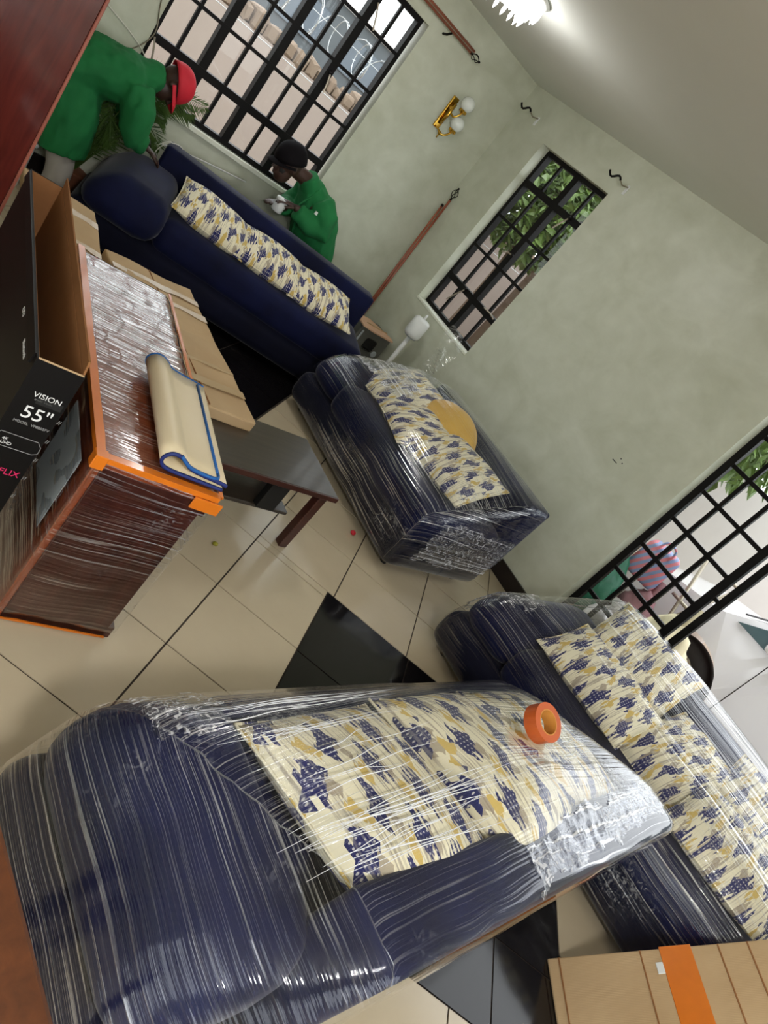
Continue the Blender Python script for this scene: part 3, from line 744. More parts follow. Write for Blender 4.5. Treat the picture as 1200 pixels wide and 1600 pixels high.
flat_carton((.935, 3.16, .415), math.radians(-5), .36, .60, .04, 'small flat taped carton on top of the tall brown carton', [(.12, .045), (.40, .05)], tilt=(math.radians(4), math.radians(3)), seed=5)

# TV box
tv = empty('television_box', (.592, 1.505, 0), math.radians(-6.5), 'open black television carton with white 55 inch print', 'carton')
TW, TL, TH = .112, 1.16, .865
obj('side_panel', bx(0, .005, 0, TL, 0, TH), 'boxblack', tv)
obj('end_panel', bx(.005, TW-.005, 0, .005, 0, TH), 'boxblack', tv)
obj('end_panel', bx(.005, TW-.005, TL-.005, TL, 0, TH), 'boxblack', tv)
obj('side_panel', bx(TW-.005, TW, 0, TL, 0, TH), 'boxblack', tv)
obj('bottom_panel', bx(.005, TW-.005, .005, TL-.005, 0, .005), 'card_in', tv)
obj('liner', bx(.0051, .0066, .006, TL-.006, .006, TH-.001), 'card_in', tv); obj('liner', bx(TW-.0066, TW-.0051, .006, TL-.006, .006, TH-.001), 'card_in', tv)
obj('liner', bx(.007, TW-.007, .0051, .0066, .006, TH-.001), 'card_in', tv); obj('liner', bx(.007, TW-.007, TL-.0066, TL-.0051, .006, TH-.001), 'card_in', tv)
rot = Matrix.Translation((TW, 0, TH)) @ Matrix.Rotation(math.radians(-6), 4, 'Y')
obj('flap', bx(-.005, 0, .01, TL-.01, 0, .04, mtx=rot), 'card_in', tv)
rot = Matrix.Translation((0, 0, TH)) @ Matrix.Rotation(math.radians(-150), 4, 'X')
obj('flap', bx(.004, TW-.002, -.005, 0, 0, .062, mtx=rot), 'card', tv)
rot = Matrix.Translation((0, 0, TH)) @ Matrix.Rotation(math.radians(-172), 4, 'Y')
obj('flap', bx(-.001, .004, .02, TL-.02, 0, .03, mtx=rot), 'boxblack', tv)
def put_text(body, size, mat, parent, x, y, z, face='end', bold=None):
    me = text_mesh(body, size); o = obj('print', me, mat, parent)
    if face == 'end': o.rotation_euler = (PI/2, 0, 0); o.location = (x, -.0008, z)
    else: o.rotation_euler = (PI/2, 0, -PI/2); o.location = (-.0008, y, z)
    return o
# printed panel on the end
bm = NB(); box(bm, .045, .105, -.0012, -.0004, TH-.115, TH-.095); obj('logo_plate', bm, 'dark', tv)
put_text('VISION', .021, 'white_print', tv, .032, 0, TH-.098)
put_text('SMART  VISION', .006, 'grey_print', tv, .04, 0, TH-.107)
put_text('55"', .052, 'white_print', tv, .028, 0, TH-.163)
put_text('MODEL  VP8855FV', .0105, 'grey_print', tv, .022, 0, TH-.182)
bm = NB(); P_ = [(.012, .22), (.10, .22), (.112, .235), (.112, .255), (.10, .262), (.018, .262), (.008, .25), (.008, .232), (.012, .22)]
tube(bm, [(x, -.0012, TH-z) for x, z in P_], .0008, 5); obj('screen_icon', bm, 'grey_print', tv)
put_text('4K\nUHD', .012, 'white_print', tv, .022, 0, TH-.243)
put_text('NETFLIX', .026, 'pink_print', tv, .004, 0, TH-.345)
put_text('hdmi', .026, 'white_print', tv, .006, 0, TH-.405)
for k in range(5):
    put_text('//', .016, 'grey_print', tv, .112, 0, TH-.15-.065*k)
put_text('Bluetooth', .020, 'white_print', tv, 0, .17, TH-.07, 'side'); put_text('CPU', .022, 'white_print', tv, 0, .33, TH-.07, 'side')

# carton with orange tape at the lower right
ea = Vector((.38, -.27, .60)).normalized(); eb = Vector((-.58, -.81, 0)).normalized(); en = eb.cross(ea)*-1
if en.z < 0: en = -en
bc = empty('flat_carton', (0, 0, 0), 0, 'flat tan carton with a wide orange tape strip leaning on the doorway sofa', 'carton', 'cardboard cartons')
bc.matrix_world = Matrix(((eb.x, ea.x, en.x, 2.655), (eb.y, ea.y, en.y, .11), (eb.z, ea.z, en.z, .004), (0, 0, 0, 1)))
bm = rbox(0, .75, 0, 1.0, -.035, 0, .006, 2); obj('carton_body', bm, 'card', bc)
obj('orange_tape', rbox(-.004, .754, .40, .51, -.037, .003, .001, 1), 'orange', bc)
for y in (.04, .33, .60, .70, .82): obj('flap_seam', bx(.004, .745, y, y+.005, -.001, .0035), 'card_in', bc)
obj('packing_tape', rbox(.05, .09, .375, .40, .0, .004, .001, 1), 'white', bc)

# mahogany door leaf at upper left
dr = empty('door_1', (.83, 3.12, 0), math.radians(0), 'glossy mahogany door leaf at the upper left edge', kind='structure')
obj('door_leaf', rbox(-.86, -.012, 0, .045, .01, 2.10, .004, 1), 'mahog', dr)
obj('door_edge', rbox(-.012, 0, -.001, .046, .01, 2.10, .003, 1), 'mahog_edge', dr)
kb = NB(); tube(kb, [(-.80, -.001, 1.0), (-.80, -.05, 1.0), (-.70, -.05, 1.0)], .009, 8); obj('door_handle', kb, 'brass', dr)
# orange wooden cupboard panel at the lower left corner
ow = empty('wooden_stool', (.325, .22, 0), math.radians(8), 'orange brown wooden stool at the lower left corner', 'stool')
obj('seat', rbox(0, .30, 0, .40, .46, .50, .01, 2), 'orangewood', ow)
for x, y in ((.02, .02), (.245, .02), (.02, .305), (.245, .305)): obj('leg', rbox(x, x+.035, y, y+.035, 0, .46, .004, 1), 'orangewood', ow)
for y in (.03, .315): obj('stretcher', rbox(.055, .245, y, y+.02, .15, .18, .003, 1), 'orangewood', ow)

# tape roll on sofa 4
from mathutils.bvhtree import BVHTree
bvh4 = BVHTree.FromPolygons([v.co for v in f4.data.vertices], [p.vertices for p in f4.data.polygons])
i4 = sofa_mtx['s4'].inverted(); hit = bvh4.ray_cast(i4 @ Vector((2.11, .625, 2)), Vector((0, 0, -1)))
tn = (sofa_mtx['s4'].to_3x3() @ hit[1]).normalized(); tn = Vector((-.15, -.42, .90)).normalized(); tp_ = sofa_mtx['s4'] @ hit[0]+Vector((0, 0, .046))
tr = empty('tape_roll', tp_, 0, 'roll of brown packing tape resting on the nearest wrapped sofa', 'tape'); tr.rotation_mode = 'QUATERNION'; tr.rotation_quaternion = tn.to_track_quat('Z', 'Y')
bm = NB(); seg = 36; rings = []
for r, z in ((.040, -.024), (.062, -.024), (.062, .024), (.040, .024)):
    rings.append([bm.verts.new((r*math.cos(2*PI*k/seg), r*math.sin(2*PI*k/seg), z)) for k in range(seg)])
for i in range(4):
    a, b = rings[i], rings[(i+1) % 4]
    for k in range(seg): bm.faces.new((a[k], a[(k+1)%seg], b[(k+1)%seg], b[k]))
bmesh.ops.recalc_face_normals(bm, faces=bm.faces); obj('tape', bm, 'tapebrown', tr)
bm = NB(); rings = []
for r, z in ((.037, -.0245), (.0405, -.0245), (.0405, .0245), (.037, .0245)):
    rings.append([bm.verts.new((r*math.cos(2*PI*k/seg), r*math.sin(2*PI*k/seg), z)) for k in range(seg)])
for i in range(4):
    a, b = rings[i], rings[(i+1) % 4]
    for k in range(seg): bm.faces.new((a[k], a[(k+1)%seg], b[(k+1)%seg], b[k]))
bmesh.ops.recalc_face_normals(bm, faces=bm.faces); obj('core', bm, 'tapecore', tr)

# wrinkle highlights of the film drawn as white strands, arm to pillows, sofa 4
g_ = NG('glint_strand'); g_.bsdf((.86, .88, .93, 1), .15, coat=.6); M['strand'] = g_.m
rq = random.Random(12)
for yc, spread, cnt, xa, xb in ((.14, .03, 9, 1.72, 1.02), (.24, .025, 7, 1.70, 1.12), (.36, .05, 6, 1.62, .95), (.48, .03, 12, 1.70, .80), (.56, .025, 9, 1.66, 1.0), (.30, .06, 6, .62, .10), (.45, .05, 7, .60, .06)):
    bm = NB()
    for k in range(cnt):
        y0 = yc+rq.uniform(-spread, spread); y1 = y0+rq.uniform(-.06, .02); a = xa-rq.uniform(0, .15); b = xb+rq.uniform(-.05, .35)
        pts = []
        for i in range(15):
            t = i/14; h_ = bvh4.ray_cast(Vector((a+(b-a)*t, y0+(y1-y0)*t+.004*math.sin(t*9+k), 2)), Vector((0, 0, -1)))
            if h_[0]: pts.append(h_[0]+h_[1]*.003)
        if len(pts) > 4:
            r_ = rq.uniform(.0006, .0013); tube(bm, pts, [r_*math.sin(PI*(i+.5)/len(pts))+.0002 for i in range(len(pts))], 4)
    obj('glint_strand', bm, 'strand', s4, smooth=True)

# little scraps on the floor
bm = NB(); ball(bm, (0, 0, .008), .012, (1.2, 1, .7), 8); o = obj('crumpled_scrap', bm, plain('yellow_green_scrap', srgb(150, 146, 40), .6), None, (1.80, 1.985, 0), True); tag(o, 'tiny yellow green crumpled scrap on the cream tiles', 'scrap')
bm = NB(); ball(bm, (0, 0, .014), .017, (1, 1, .8), 8); o = obj('bottle_cap', bm, plain('red_scrap', srgb(196, 30, 50), .5), None, (2.84, 2.31, 0), True); tag(o, 'small red bottle cap at the foot of the wrapped sofa', 'bottle cap')

# ------------------------------------------------------------------ wall and ceiling fittings
def finial(parent, base, d, m='iron'):
    d = Vector(d).normalized(); u, v = frame_of(d); base = Vector(base)
    f = obj('finial', tb([base, base+d*.02], [.012, .008], 8), m, parent)
    bm = NB()
    for k in range(4):
        pts = []
        for i in range(9):
            t = i/8; a = 2*PI*k/4+t*1.6; r = .026*math.sin(PI*t)+.002
            pts.append(base+d*(.02+.085*t)+(u*math.cos(a)+v*math.sin(a))*r)
        tube(bm, pts, .0032, 5)
    obj('cage', bm, m, f)
    bm = NB(); ball(bm, base+d*.112, .009, seg=8); obj('tip', bm, m, f)
rod = empty('curtain_rod', (0, 0, 0), 0, 'double wooden curtain rod fixed above the large window', 'curtain rod')
for dy, dz in ((.0, .0), (-.035, .018)):
    obj('rod', tb([(1.3, YA-.09+dy, 2.405+dz), (3.55, YA-.09+dy, 2.405+dz)], .0095, 10), 'rodwood', rod, smooth=True)
finial(rod, (3.55, YA-.09, 2.405), (1, 0, 0))
for x in (3.33, 1.5): obj('bracket', tb([(x, YA, 2.36), (x, YA-.05, 2.37), (x, YA-.09, 2.392)], .008, 6), 'iron', rod)
ro = empty('loose_curtain_rod', (0, 0, 0), 0, 'loose wooden curtain rod with a cage finial leaning in the corner', 'curtain rod')
obj('rod', tb([(4.185, 5.02, .0), (4.275, 5.18, 1.55)], .011, 10), 'rodwood', ro, smooth=True); finial(ro, (4.275, 5.18, 1.55), (.058, .10, 1))
ro = empty('loose_curtain_rod', (0, 0, 0), 0, 'plain wooden rod without finial leaning beside the loose curtain rod', 'curtain rod')
obj('rod', tb([(4.15, 5.00, .0), (4.235, 5.17, 1.47)], .010, 10), 'rodwood', ro, smooth=True); obj('end_cap', tb([(4.235, 5.17, 1.47), (4.236, 5.172, 1.49)], .012, 10), 'iron', ro)
def hook(y, z, label):
    r = empty('curtain_bracket', (XB, y, z), 0, label, 'bracket', 'curtain brackets on the wall')
    obj('plate', rbox(-.006, 0, -.012, .012, -.035, .035, .002, 1), 'white', r)
    obj('arm', tb([(-.004, 0, .02), (-.06, .004, .0), (-.10, .01, .012)], .005, 6), 'steel', r)
    pts = [(-.10+.0-.006*i, .01+.012*i, .012+.018*math.sin(i*.85)) for i in range(9)]
    obj('scroll', tb(pts, .008, 6), 'iron', r)
hook(4.98, 2.42, 'small black scroll curtain bracket nearest the room corner')
hook(3.79, 2.41, 'small black scroll curtain bracket right of the narrow window')
sn = empty('wall_lamp', (3.75, YA, 2.02), 0, 'brass wall lamp with two white globe shades', 'lamp')
obj('back_plate', rbox(-.03, .03, -.02, 0, -.14, .12, .006, 2), 'brass', sn)
bm = NB(); tube(bm, [(0, -.02, -.10), (0, -.05, -.02), (0, -.05, .08)], .012, 8); obj('bar', bm, 'brass', sn, smooth=True)
for i, (dx, z) in enumerate(((.055, .12), (.085, -.03))):
    s = obj('arm', tb(curve3([(0, -.04, z-.10), (dx*.4, -.08, z-.12), (dx*.8, -.10, z-.09), (dx, -.10, z-.055)], 5), .008, 8), 'brass', sn, smooth=True)
    bm = lathe([(.012, 0), (.03, .008), (.034, .02), (.03, .03)], 14); o = obj('shade_holder', bm, 'brass', s); o.location = (dx, -.10, z-.065)
    bm = NB(); ball(bm, (dx, -.10, z+.012), .056, seg=20); obj('globe', bm, 'globe', s, smooth=True)
bm = NB(); ball(bm, (.03, -.06, -.15), .016, seg=10); tube(bm, [(.03, -.06, -.15), (.03, -.06, -.19)], .006, 6); obj('pendant', bm, 'brass', sn, smooth=True)
for i, (y, z) in enumerate(((2.28, 1.155), (2.24, 1.165), (2.27, 1.12))): pass
wp = empty('wall_socket_holes', (XB, 2.28, 1.14), 0, 'small dark screw holes and slot on the bare wall', 'wall fitting')
for y, z, a, b in ((.0, .03, .004, .004), (-.03, .015, .004, .004), (.02, -.01, .022, .003)): obj('hole', bx(-.0012, 0, y-a, y+a, z-b, z+b), 'dark', wp)

# chandelier
def chandelier(x, y, label, energy):
    r = empty('crystal_ceiling_lamp', (x, y, ZC), 0, label, 'lamp', 'crystal ceiling lamps')
    bm = lathe([(.05, 0), (.22, 0), (.23, -.012), (.21, -.025), (.05, -.03)], 32); obj('ceiling_plate', bm, 'white', r, smooth=True)
    g = NG('lit_crystal'); g.bsdf((.95, .97, 1, 1), .1, emit=(1, .98, .95, 1), es=5.0)
    bm = lathe([(.06, -.12), (.12, -.115), (.175, -.085), (.195, -.05), (.19, -.035)][::-1], 28); obj('glass_bowl', bm, g.m, r, smooth=True)
    k = 0
    for ring, (rad, n, z) in enumerate(((.205, 26, -.03), (.15, 18, -.085))):
        for i in range(n):
            a = 2*PI*i/n
            bm = lathe([(.001, -.075), (.011, -.05), (.008, -.012), (.002, 0)], 6)
            obj('crystal_drop', bm, g.m, r, (rad*math.cos(a), rad*math.sin(a), z))
    for k in range(3):
        a = 2*PI*k/3; obj('stem', tb([(.17*math.cos(a), .17*math.sin(a), -.02), (.18*math.cos(a), .18*math.sin(a), -.06)], .006, 6), 'brass', r)
    ld = bpy.data.lights.new('lamp_light', 'POINT'); ld.energy = energy; ld.shadow_soft_size = .16; ld.color = (1, .99, .96)
    lo = bpy.data.objects.new('lamp_light', ld); C.objects.link(lo); lo.parent = r; lo.location = (0, 0, -.22)
    return r
chandelier(2.565, 3.79, 'lit crystal ceiling lamp at the top edge near the large window', 12)
chandelier(.1, -.9, 'unseen crystal ceiling lamp added behind the camera to light the room', 115)  # added lamp, out of view, brightens the room

# ------------------------------------------------------------------ people
def add_head(bm, c, face, up, s=1.0):
    c = Vector(c); f = Vector(face).normalized(); u = Vector(up); u = (u-f*u.dot(f)).normalized(); r = f.cross(u)
    R = Matrix(((f.x, r.x, u.x), (f.y, r.y, u.y), (f.z, r.z, u.z))).to_4x4()
    P = lambda a, b, d: c+f*a*s+r*b*s+u*d*s
    ball(bm, P(-.005, 0, .025), .094*s, (1.06, .84, .98), 18, R)          # cranium
    ball(bm, P(.028, 0, -.045), .068*s, (1.0, .86, 1.12), 16, R)           # jaw
    ball(bm, P(.058, 0, -.085), .030*s, (1, 1.1, .8), 10, R)               # chin
    tube(bm, [P(.088, 0, .018), P(.104, 0, -.012), P(.112, 0, -.026)], [.009*s, .012*s, .015*s], 8)   # nose
    ball(bm, P(.092, 0, -.056), .017*s, (.7, 1.4, .55), 10, R)             # lips
    tube(bm, [P(.082, -.045, .036), P(.094, 0, .038), P(.082, .045, .036)], .010*s, 8)      # brow
    for e in (-1, 1): ball(bm, P(-.008, e*.080, -.008), .026*s, (.7, .35, 1.15), 10, R)     # ears
    return P
def hand(bm, wrist, d, n, side, s=1.0, curl=.6):
    """palm and five unequal bent fingers; d towards the fingers, n out of the back of the hand"""
    w_ = Vector(wrist); d = Vector(d).normalized(); n = Vector(n); n = (n-d*n.dot(d)).normalized(); t = d.cross(n)*side
    tube(bm, [w_-d*.02, w_+d*.02*s, w_+d*.055*s, w_+d*.085*s], [(.026*s, .020*s), (.034*s, .017*s), (.042*s, .016*s), (.040*s, .013*s)], 12, ref=t)
    for k, ln in enumerate((.072, .080, .074, .058)):
        b = w_+d*.082*s+t*(.030-.020*k)*s; a1, a2, a3 = .35*curl, 1.0*curl, 1.7*curl
        dr_ = lambda a: d*math.cos(a)-n*math.sin(a)
        p1_ = b+dr_(a1)*ln*.45*s; p2_ = p1_+dr_(a2)*ln*.32*s; p3_ = p2_+dr_(a3)*ln*.25*s
        tube(bm, [b-d*.012, b, p1_, p2_, p3_], [.0095*s, .0092*s, .0086*s, .008*s, .006*s], 8)
    b = w_+d*.028*s+t*.030*s
    tube(bm, [b-t*.012, b+(t*.8+d*.5)*.025*s, b+(t*.7+d*1.0)*.045*s-n*.012, b+(t*.5+d*1.25)*.058*s-n*.02], [.013*s, .012*s, .010*s, .007*s], 8)
def shell(name, parts, mat, parent, voxel=.013, smooth=4, wr=.0, seed=0):
    bm = NB()
    for a in parts: tube(bm, a[0], a[1], 16, ref=a[2] if len(a) > 2 else None)
    me = fuse(bm, voxel, smooth)
    if wr:
        for v in me.vertices:
            c = v.co; v.co = c+v.normal*wr*(noise.noise((c.x*11+seed, c.y*9, c.z*6))+.6*noise.noise((c.x*24, c.y*20+seed, c.z*14)))
    return obj(name, me, mat, parent, smooth=True)
# person 1: bending over the sofa arm
P1 = empty('person', (1.42, 4.98, 0), 0, 'person in long green coat and red cap bending over the sofa arm', 'person')
inv = Matrix.Translation((-1.42, -4.98, 0))
def L1(p): return inv @ Vector(p)
Yc = 4.98
bm = NB()
hp = L1((1.20, Yc, .74)); ch = L1((1.56, Yc, .855)); nk = L1((1.68, Yc, .925))
tube(bm, [hp, L1((1.36, Yc, .80)), ch, L1((1.63, Yc, .90))], [(.15, .12), (.13, .11), (.16, .12), (.12, .09)], 16, ref=(0,1,0))
tube(bm, [L1((1.60, Yc, .89)), nk, L1((1.76, Yc, .975))], [.07, .055, .05], 12)
add_head(bm, L1((1.815, Yc-.01, 1.005)), (.42, -.12, -.88), (.86, 0, .46), 1.02)
for sg, elb, wr_ in ((-1, (1.70, Yc-.22, .63), (1.80, Yc-.19, .635)), (1, (1.74, Yc+.15, .64), (1.88, Yc+.10, .60))):
    tube(bm, [L1((1.60, Yc+sg*.13, .88)), L1((1.64, Yc+sg*.18, .80)), L1(elb), L1(wr_)], [.058, .052, .042, .030], 12)
    hand(bm, L1(wr_), (.75, -.1*sg, -.25), (.2, 0, 1), -sg, 1.0, .7)
for sg, kn, an, toe in ((-1, (1.40, Yc-.10, .42), (1.47, Yc-.11, .07), (1.62, Yc-.12, .03)), (1, (1.22, Yc+.09, .42), (1.10, Yc+.09, .08), (1.24, Yc+.10, .03))):
    tube(bm, [L1((1.21, Yc+sg*.08, .72)), L1(kn), L1(an), L1(toe)], [.085, .058, .04, .03], 12)
me = fuse(bm, .008, 3); obj('body', me, 'skin', P1, smooth=True)
shell('coat', [([L1((1.17, Yc, .70)), L1((1.26, Yc, .775)), L1((1.38, Yc, .825)), L1((1.52, Yc, .865)), L1((1.63, Yc, .90)), L1((1.69, Yc, .93))], [(.18, .15), (.20, .17), (.19, .165), (.20, .16), (.185, .135), (.10, .09)], (0,1,0)),
               ([L1((1.24, Yc, .82)), L1((1.335, Yc, .64)), L1((1.395, Yc-.01, .46)), L1((1.42, Yc-.02, .31))], [(.18, .19), (.195, .195), (.21, .185), (.22, .165)], (0,1,0)),
               ([L1((1.62, Yc-.13, .885)), L1((1.665, Yc-.19, .80)), L1((1.69, Yc-.20, .69)), L1((1.72, Yc-.20, .635)), L1((1.79, Yc-.185, .64))], [.105, .10, .088, .076, .06]),
               ([L1((1.62, Yc+.13, .885)), L1((1.66, Yc+.18, .80)), L1((1.74, Yc+.16, .65)), L1((1.86, Yc+.105, .605))], [.085, .08, .072, .055]),
               ([L1((1.62, Yc, .92)), L1((1.70, Yc, .965)), L1((1.765, Yc, .995))], [(.13, .11), (.11, .095), (.085, .075)], (0,1,0))], 'green', P1, .012, 3, .014, 3)
shell('trouser_leg', [([L1((1.31, Yc-.075, .58)), L1((1.40, Yc-.10, .42)), L1((1.46, Yc-.11, .22)), L1((1.475, Yc-.115, .045))], [.085, .085, .085, .075])], 'trouser', P1, .012, 4, .008, 4)
shell('trouser_leg', [([L1((1.30, Yc+.07, .56)), L1((1.25, Yc+.09, .42)), L1((1.15, Yc+.09, .22)), L1((1.11, Yc+.09, .05))], [.085, .08, .08, .07])], 'trouser', P1, .012, 4, .008, 5)
for p, q in (((1.45, Yc-.11, .035), (1.65, Yc-.125, .03)), ((1.08, Yc+.09, .035), (1.28, Yc+.10, .03))):
    shell('shoe', [([L1(p)+Vector((-.02, 0, .01)), L1(p), (L1(p)+L1(q))/2, L1(q)], [(.035, .035), (.042, .04), (.046, .033), (.03, .022)], (0,1,0))], 'dark', P1, .008, 3)
def cap(parent, c, face, up, mat, s=1.0, brim=True, bdir=None):
    c = Vector(c); f = Vector(face).normalized(); u = Vector(up); u = (u-f*u.dot(f)).normalized(); r = f.cross(u)
    bm = NB(); n, mrows = 24, 8; rows = []
    for i in range(mrows+1):
        t = i/mrows*PI/2*.98; row = []
        for k in range(n):
            a = 2*PI*k/n; rad = math.cos(t)**.75
            row.append(bm.verts.new(c+f*(.112*s*rad*math.cos(a))+r*(.094*s*rad*math.sin(a))+u*(.118*s*math.sin(t))))
        rows.append(row)
    for a, b in zip(rows, rows[1:]):
        for k in range(n): bm.faces.new((a[k], a[(k+1)%n], b[(k+1)%n], b[k]))
    bm.faces.new(rows[-1]); bmesh.ops.recalc_face_normals(bm, faces=bm.faces); bmesh.ops.solidify(bm, geom=bm.faces[:], thickness=-.004)
    cp = obj('cap', bm, mat, parent, smooth=True)
    if brim:
        d = Vector(bdir).normalized() if bdir else f
        bm = NB(); rows = []
        for i in range(6):
            t = i/5; row = []
            for k in range(11):
                b = (k/10*2-1); ed = math.sqrt(max(0, 1-b*b))
                row.append(bm.verts.new(c+f*(.112*s*ed*.98+.0)+d*(.058*s*t*ed**.5)+r*(.088*s*b)+u*(-.01*t*t*2+.006-.02*abs(b)**2)))
            rows.append(row)
        for a, b in zip(rows, rows[1:]):
            for k in range(10): bm.faces.new((a[k], a[k+1], b[k+1], b[k]))
        bmesh.ops.remove_doubles(bm, verts=bm.verts, dist=.0005); bmesh.ops.recalc_face_normals(bm, faces=bm.faces); bmesh.ops.solidify(bm, geom=bm.faces[:], thickness=.004)
        obj('brim', bm, mat, cp, smooth=True)
    bm = NB(); ball(bm, c+u*.120*s, .007, seg=8); obj('button', bm, mat, cp)
cap(P1, L1((1.825, Yc-.01, 1.022)), (.42, -.12, -.88), (.86, 0, .50), 'red', 1.06)

# person 2: crouching behind the sofa
Yd = 4.97
P2 = empty('person', (3.2, Yd, 0), 0, 'person in green coat and black cap crouching behind the unwrapped sofa', 'person')
inv2 = Matrix.Translation((-3.2, -Yd, 0))
def L2(p): return inv2 @ Vector(p)
bm = NB()
tube(bm, [L2((3.33, Yd, .32)), L2((3.30, Yd, .48)), L2((3.22, Yd, .68)), L2((3.12, Yd, .86)), L2((3.03, Yd, .97))], [(.14, .13), (.13, .12), (.15, .12), (.16, .11), (.10, .08)], 16, ref=(0,1,0))
tube(bm, [L2((3.05, Yd, .96)), L2((2.93, Yd, 1.02)), L2((2.82, Yd, 1.03))], [.075, .058, .055], 12)
add_head(bm, L2((2.745, Yd-.01, 1.03)), (-.90, -.15, -.38), (-.28, 0, .95), 1.08)
for sg, elb, wr_ in ((-1, (3.14, Yd-.22, .80), (2.90, Yd-.16, .84)), (1, (3.02, Yd+.14, .74), (2.91, Yd+.0, .765))):
    tube(bm, [L2((3.04, Yd+sg*.13, .93)), L2((3.10, Yd+sg*.18, .88)), L2(elb), L2(wr_)], [.058, .052, .042, .030], 12)
    hand(bm, L2(wr_), (-.95, .12*-sg, -.08), (-.1, 0, 1), sg, 1.05, .55)
for sg in (-1, 1):
    tube(bm, [L2((3.31, Yd+sg*.09, .32)), L2((3.00, Yd+sg*.11, .10)), L2((3.16, Yd+sg*.11, .07)), L2((3.42, Yd+sg*.11, .06))], [.085, .062, .055, .038], 12)
    tube(bm, [L2((3.42, Yd+sg*.11, .06)), L2((3.44, Yd+sg*.11, .04)), L2((3.47, Yd+sg*.12, .03))], [.038, .034, .02], 10)
me = fuse(bm, .008, 3); obj('body', me, 'skin', P2, smooth=True)
shell('coat', [([L2((3.37, Yd, .22)), L2((3.35, Yd, .42)), L2((3.29, Yd, .62)), L2((3.20, Yd, .80)), L2((3.10, Yd, .92)), L2((2.99, Yd, 1.0))], [(.20, .19), (.21, .19), (.215, .185), (.22, .175), (.20, .145), (.10, .085)], (0,1,0)),
               ([L2((3.06, Yd-.13, .96)), L2((3.13, Yd-.20, .90)), L2((3.15, Yd-.225, .80)), L2((3.06, Yd-.20, .795)), L2((2.92, Yd-.165, .835))], [.09, .092, .085, .075, .06]),
               ([L2((3.06, Yd+.13, .96)), L2((3.08, Yd+.18, .86)), L2((3.01, Yd+.16, .75)), L2((2.93, Yd+.01, .765))], [.09, .088, .08, .06])], 'green', P2, .012, 3, .014, 8)
shell('collar', [([L2((3.02, Yd, .98)), L2((2.93, Yd, 1.045))], [(.10, .085), (.088, .072)], (0,1,0))], 'green', P2, .010, 2)
shell('trousers', [([L2((3.31, Yd-.09, .34)), L2((3.01, Yd-.11, .115)), L2((3.16, Yd-.11, .09)), L2((3.40, Yd-.11, .085))], [.10, .078, .075, .06]), ([L2((3.31, Yd+.09, .34)), L2((3.01, Yd+.11, .115)), L2((3.16, Yd+.11, .09)), L2((3.40, Yd+.11, .085))], [.10, .078, .075, .06]), ([L2((3.36, Yd, .30)), L2((3.30, Yd, .42))], [(.16, .14), (.15, .13)], (0,1,0))], 'trouser', P2, .012, 3)
bm = NB(); ball(bm, L2((2.715, Yd-.015, .985)), .055, (.9, 1.15, 1.0), 12); obj('beard', bm, 'hair', P2, smooth=True)
cap(P2, L2((2.745, Yd-.01, 1.06)), (-.90, -.15, -.38), (-.28, 0, .95), 'blackcap', 1.08, True, (-.96, -.1, -.25))
obj('button_strip', tb([L2((3.00, Yd-.10, .98)), L2((2.95, Yd-.09, .86)), L2((3.03, Yd-.10, .66))], .008, 6), 'green', P2)
obj('badge', bx(-.005, .02, -.004, .004, -.012, .012, mtx=Matrix.Translation(L2((3.02, Yd-.215, .90)))), 'white', P2)
cup = empty('white_container', (2.80, Yd-.13, .735), 0, 'small white container held by the crouching person', 'container')
bm = lathe([(.036, 0), (.042, .004), (.046, .095), (.044, .097)], 18); obj('cup', bm, 'white', cup, smooth=True)
bm = lathe([(.0455, .078), (.0485, .08), (.0485, .1), (.044, .102)], 18); obj('rim', bm, 'white', cup, smooth=True)

# ------------------------------------------------------------------ palm, cables, small things along the walls
plant = empty('potted_palm', (1.61, 5.125, 0), 0, 'potted palm behind the person with the red cap', 'plant')
bm = lathe([(.06, 0), (.08, .01), (.10, .17), (.105, .18), (.095, .185)], 20); obj('pot', bm, 'terracotta', plant, smooth=True)
rp = random.Random(4)
fr_ = [((.50, -.04, 1.00), (.18, -.02, .85)), ((.44, -.06, .92), (.2, -.03, .80)), ((.33, .0, .78), (.16, 0, .72)), ((.30, -.10, .88), (.10, -.04, .80)), ((.12, -.03, .45), (.02, -.02, .6)), ((-.24, -.06, .26), (-.12, -.05, .48)), ((.20, -.06, 1.02), (.05, -.02, .8)), ((-.12, -.08, .70), (-.05, -.03, .6)), ((.36, -.08, .62), (.2, -.04, .66))]
for tip, mid in fr_:
    sp = curve3([(0, 0, .17), mid, tip], 12); bm = NB(); tube(bm, sp, [.006*(1-i/len(sp))+.0015 for i in range(len(sp))], 5)
    n = len(sp)
    for i in range(4, n):
        d = (sp[min(i+1, n-1)]-sp[i-1]).normalized(); sd = d.cross(Vector((0, -.6, .8))).normalized()
        ln = .17*math.sin(PI*min(1, (i-3)/(n-3)*.85+.12))
        for k in (0, .5):
            q0 = sp[i].lerp(sp[min(i+1, n-1)], k)
            for s_ in (-1, 1):
                e = q0+(sd*s_*.85+d*.75).normalized()*ln*rp.uniform(.85, 1.1)+Vector((0, rp.uniform(-.01, .01), -.03*ln/.15))
                e.y = min(e.y, .085)
                m_ = q0.lerp(e, .45); wv = d*.006
                vs = [bm.verts.new(p) for p in (q0, m_+wv, e, m_-wv)]; bm.faces.new(vs)
    obj('frond', bm, 'leaf', plant)
def cable(name, pts, r, mat, label, n=8):
    o = obj(name, tb(curve3(pts, n), r, 6), mat, smooth=True); return tag(o, label, 'cable')
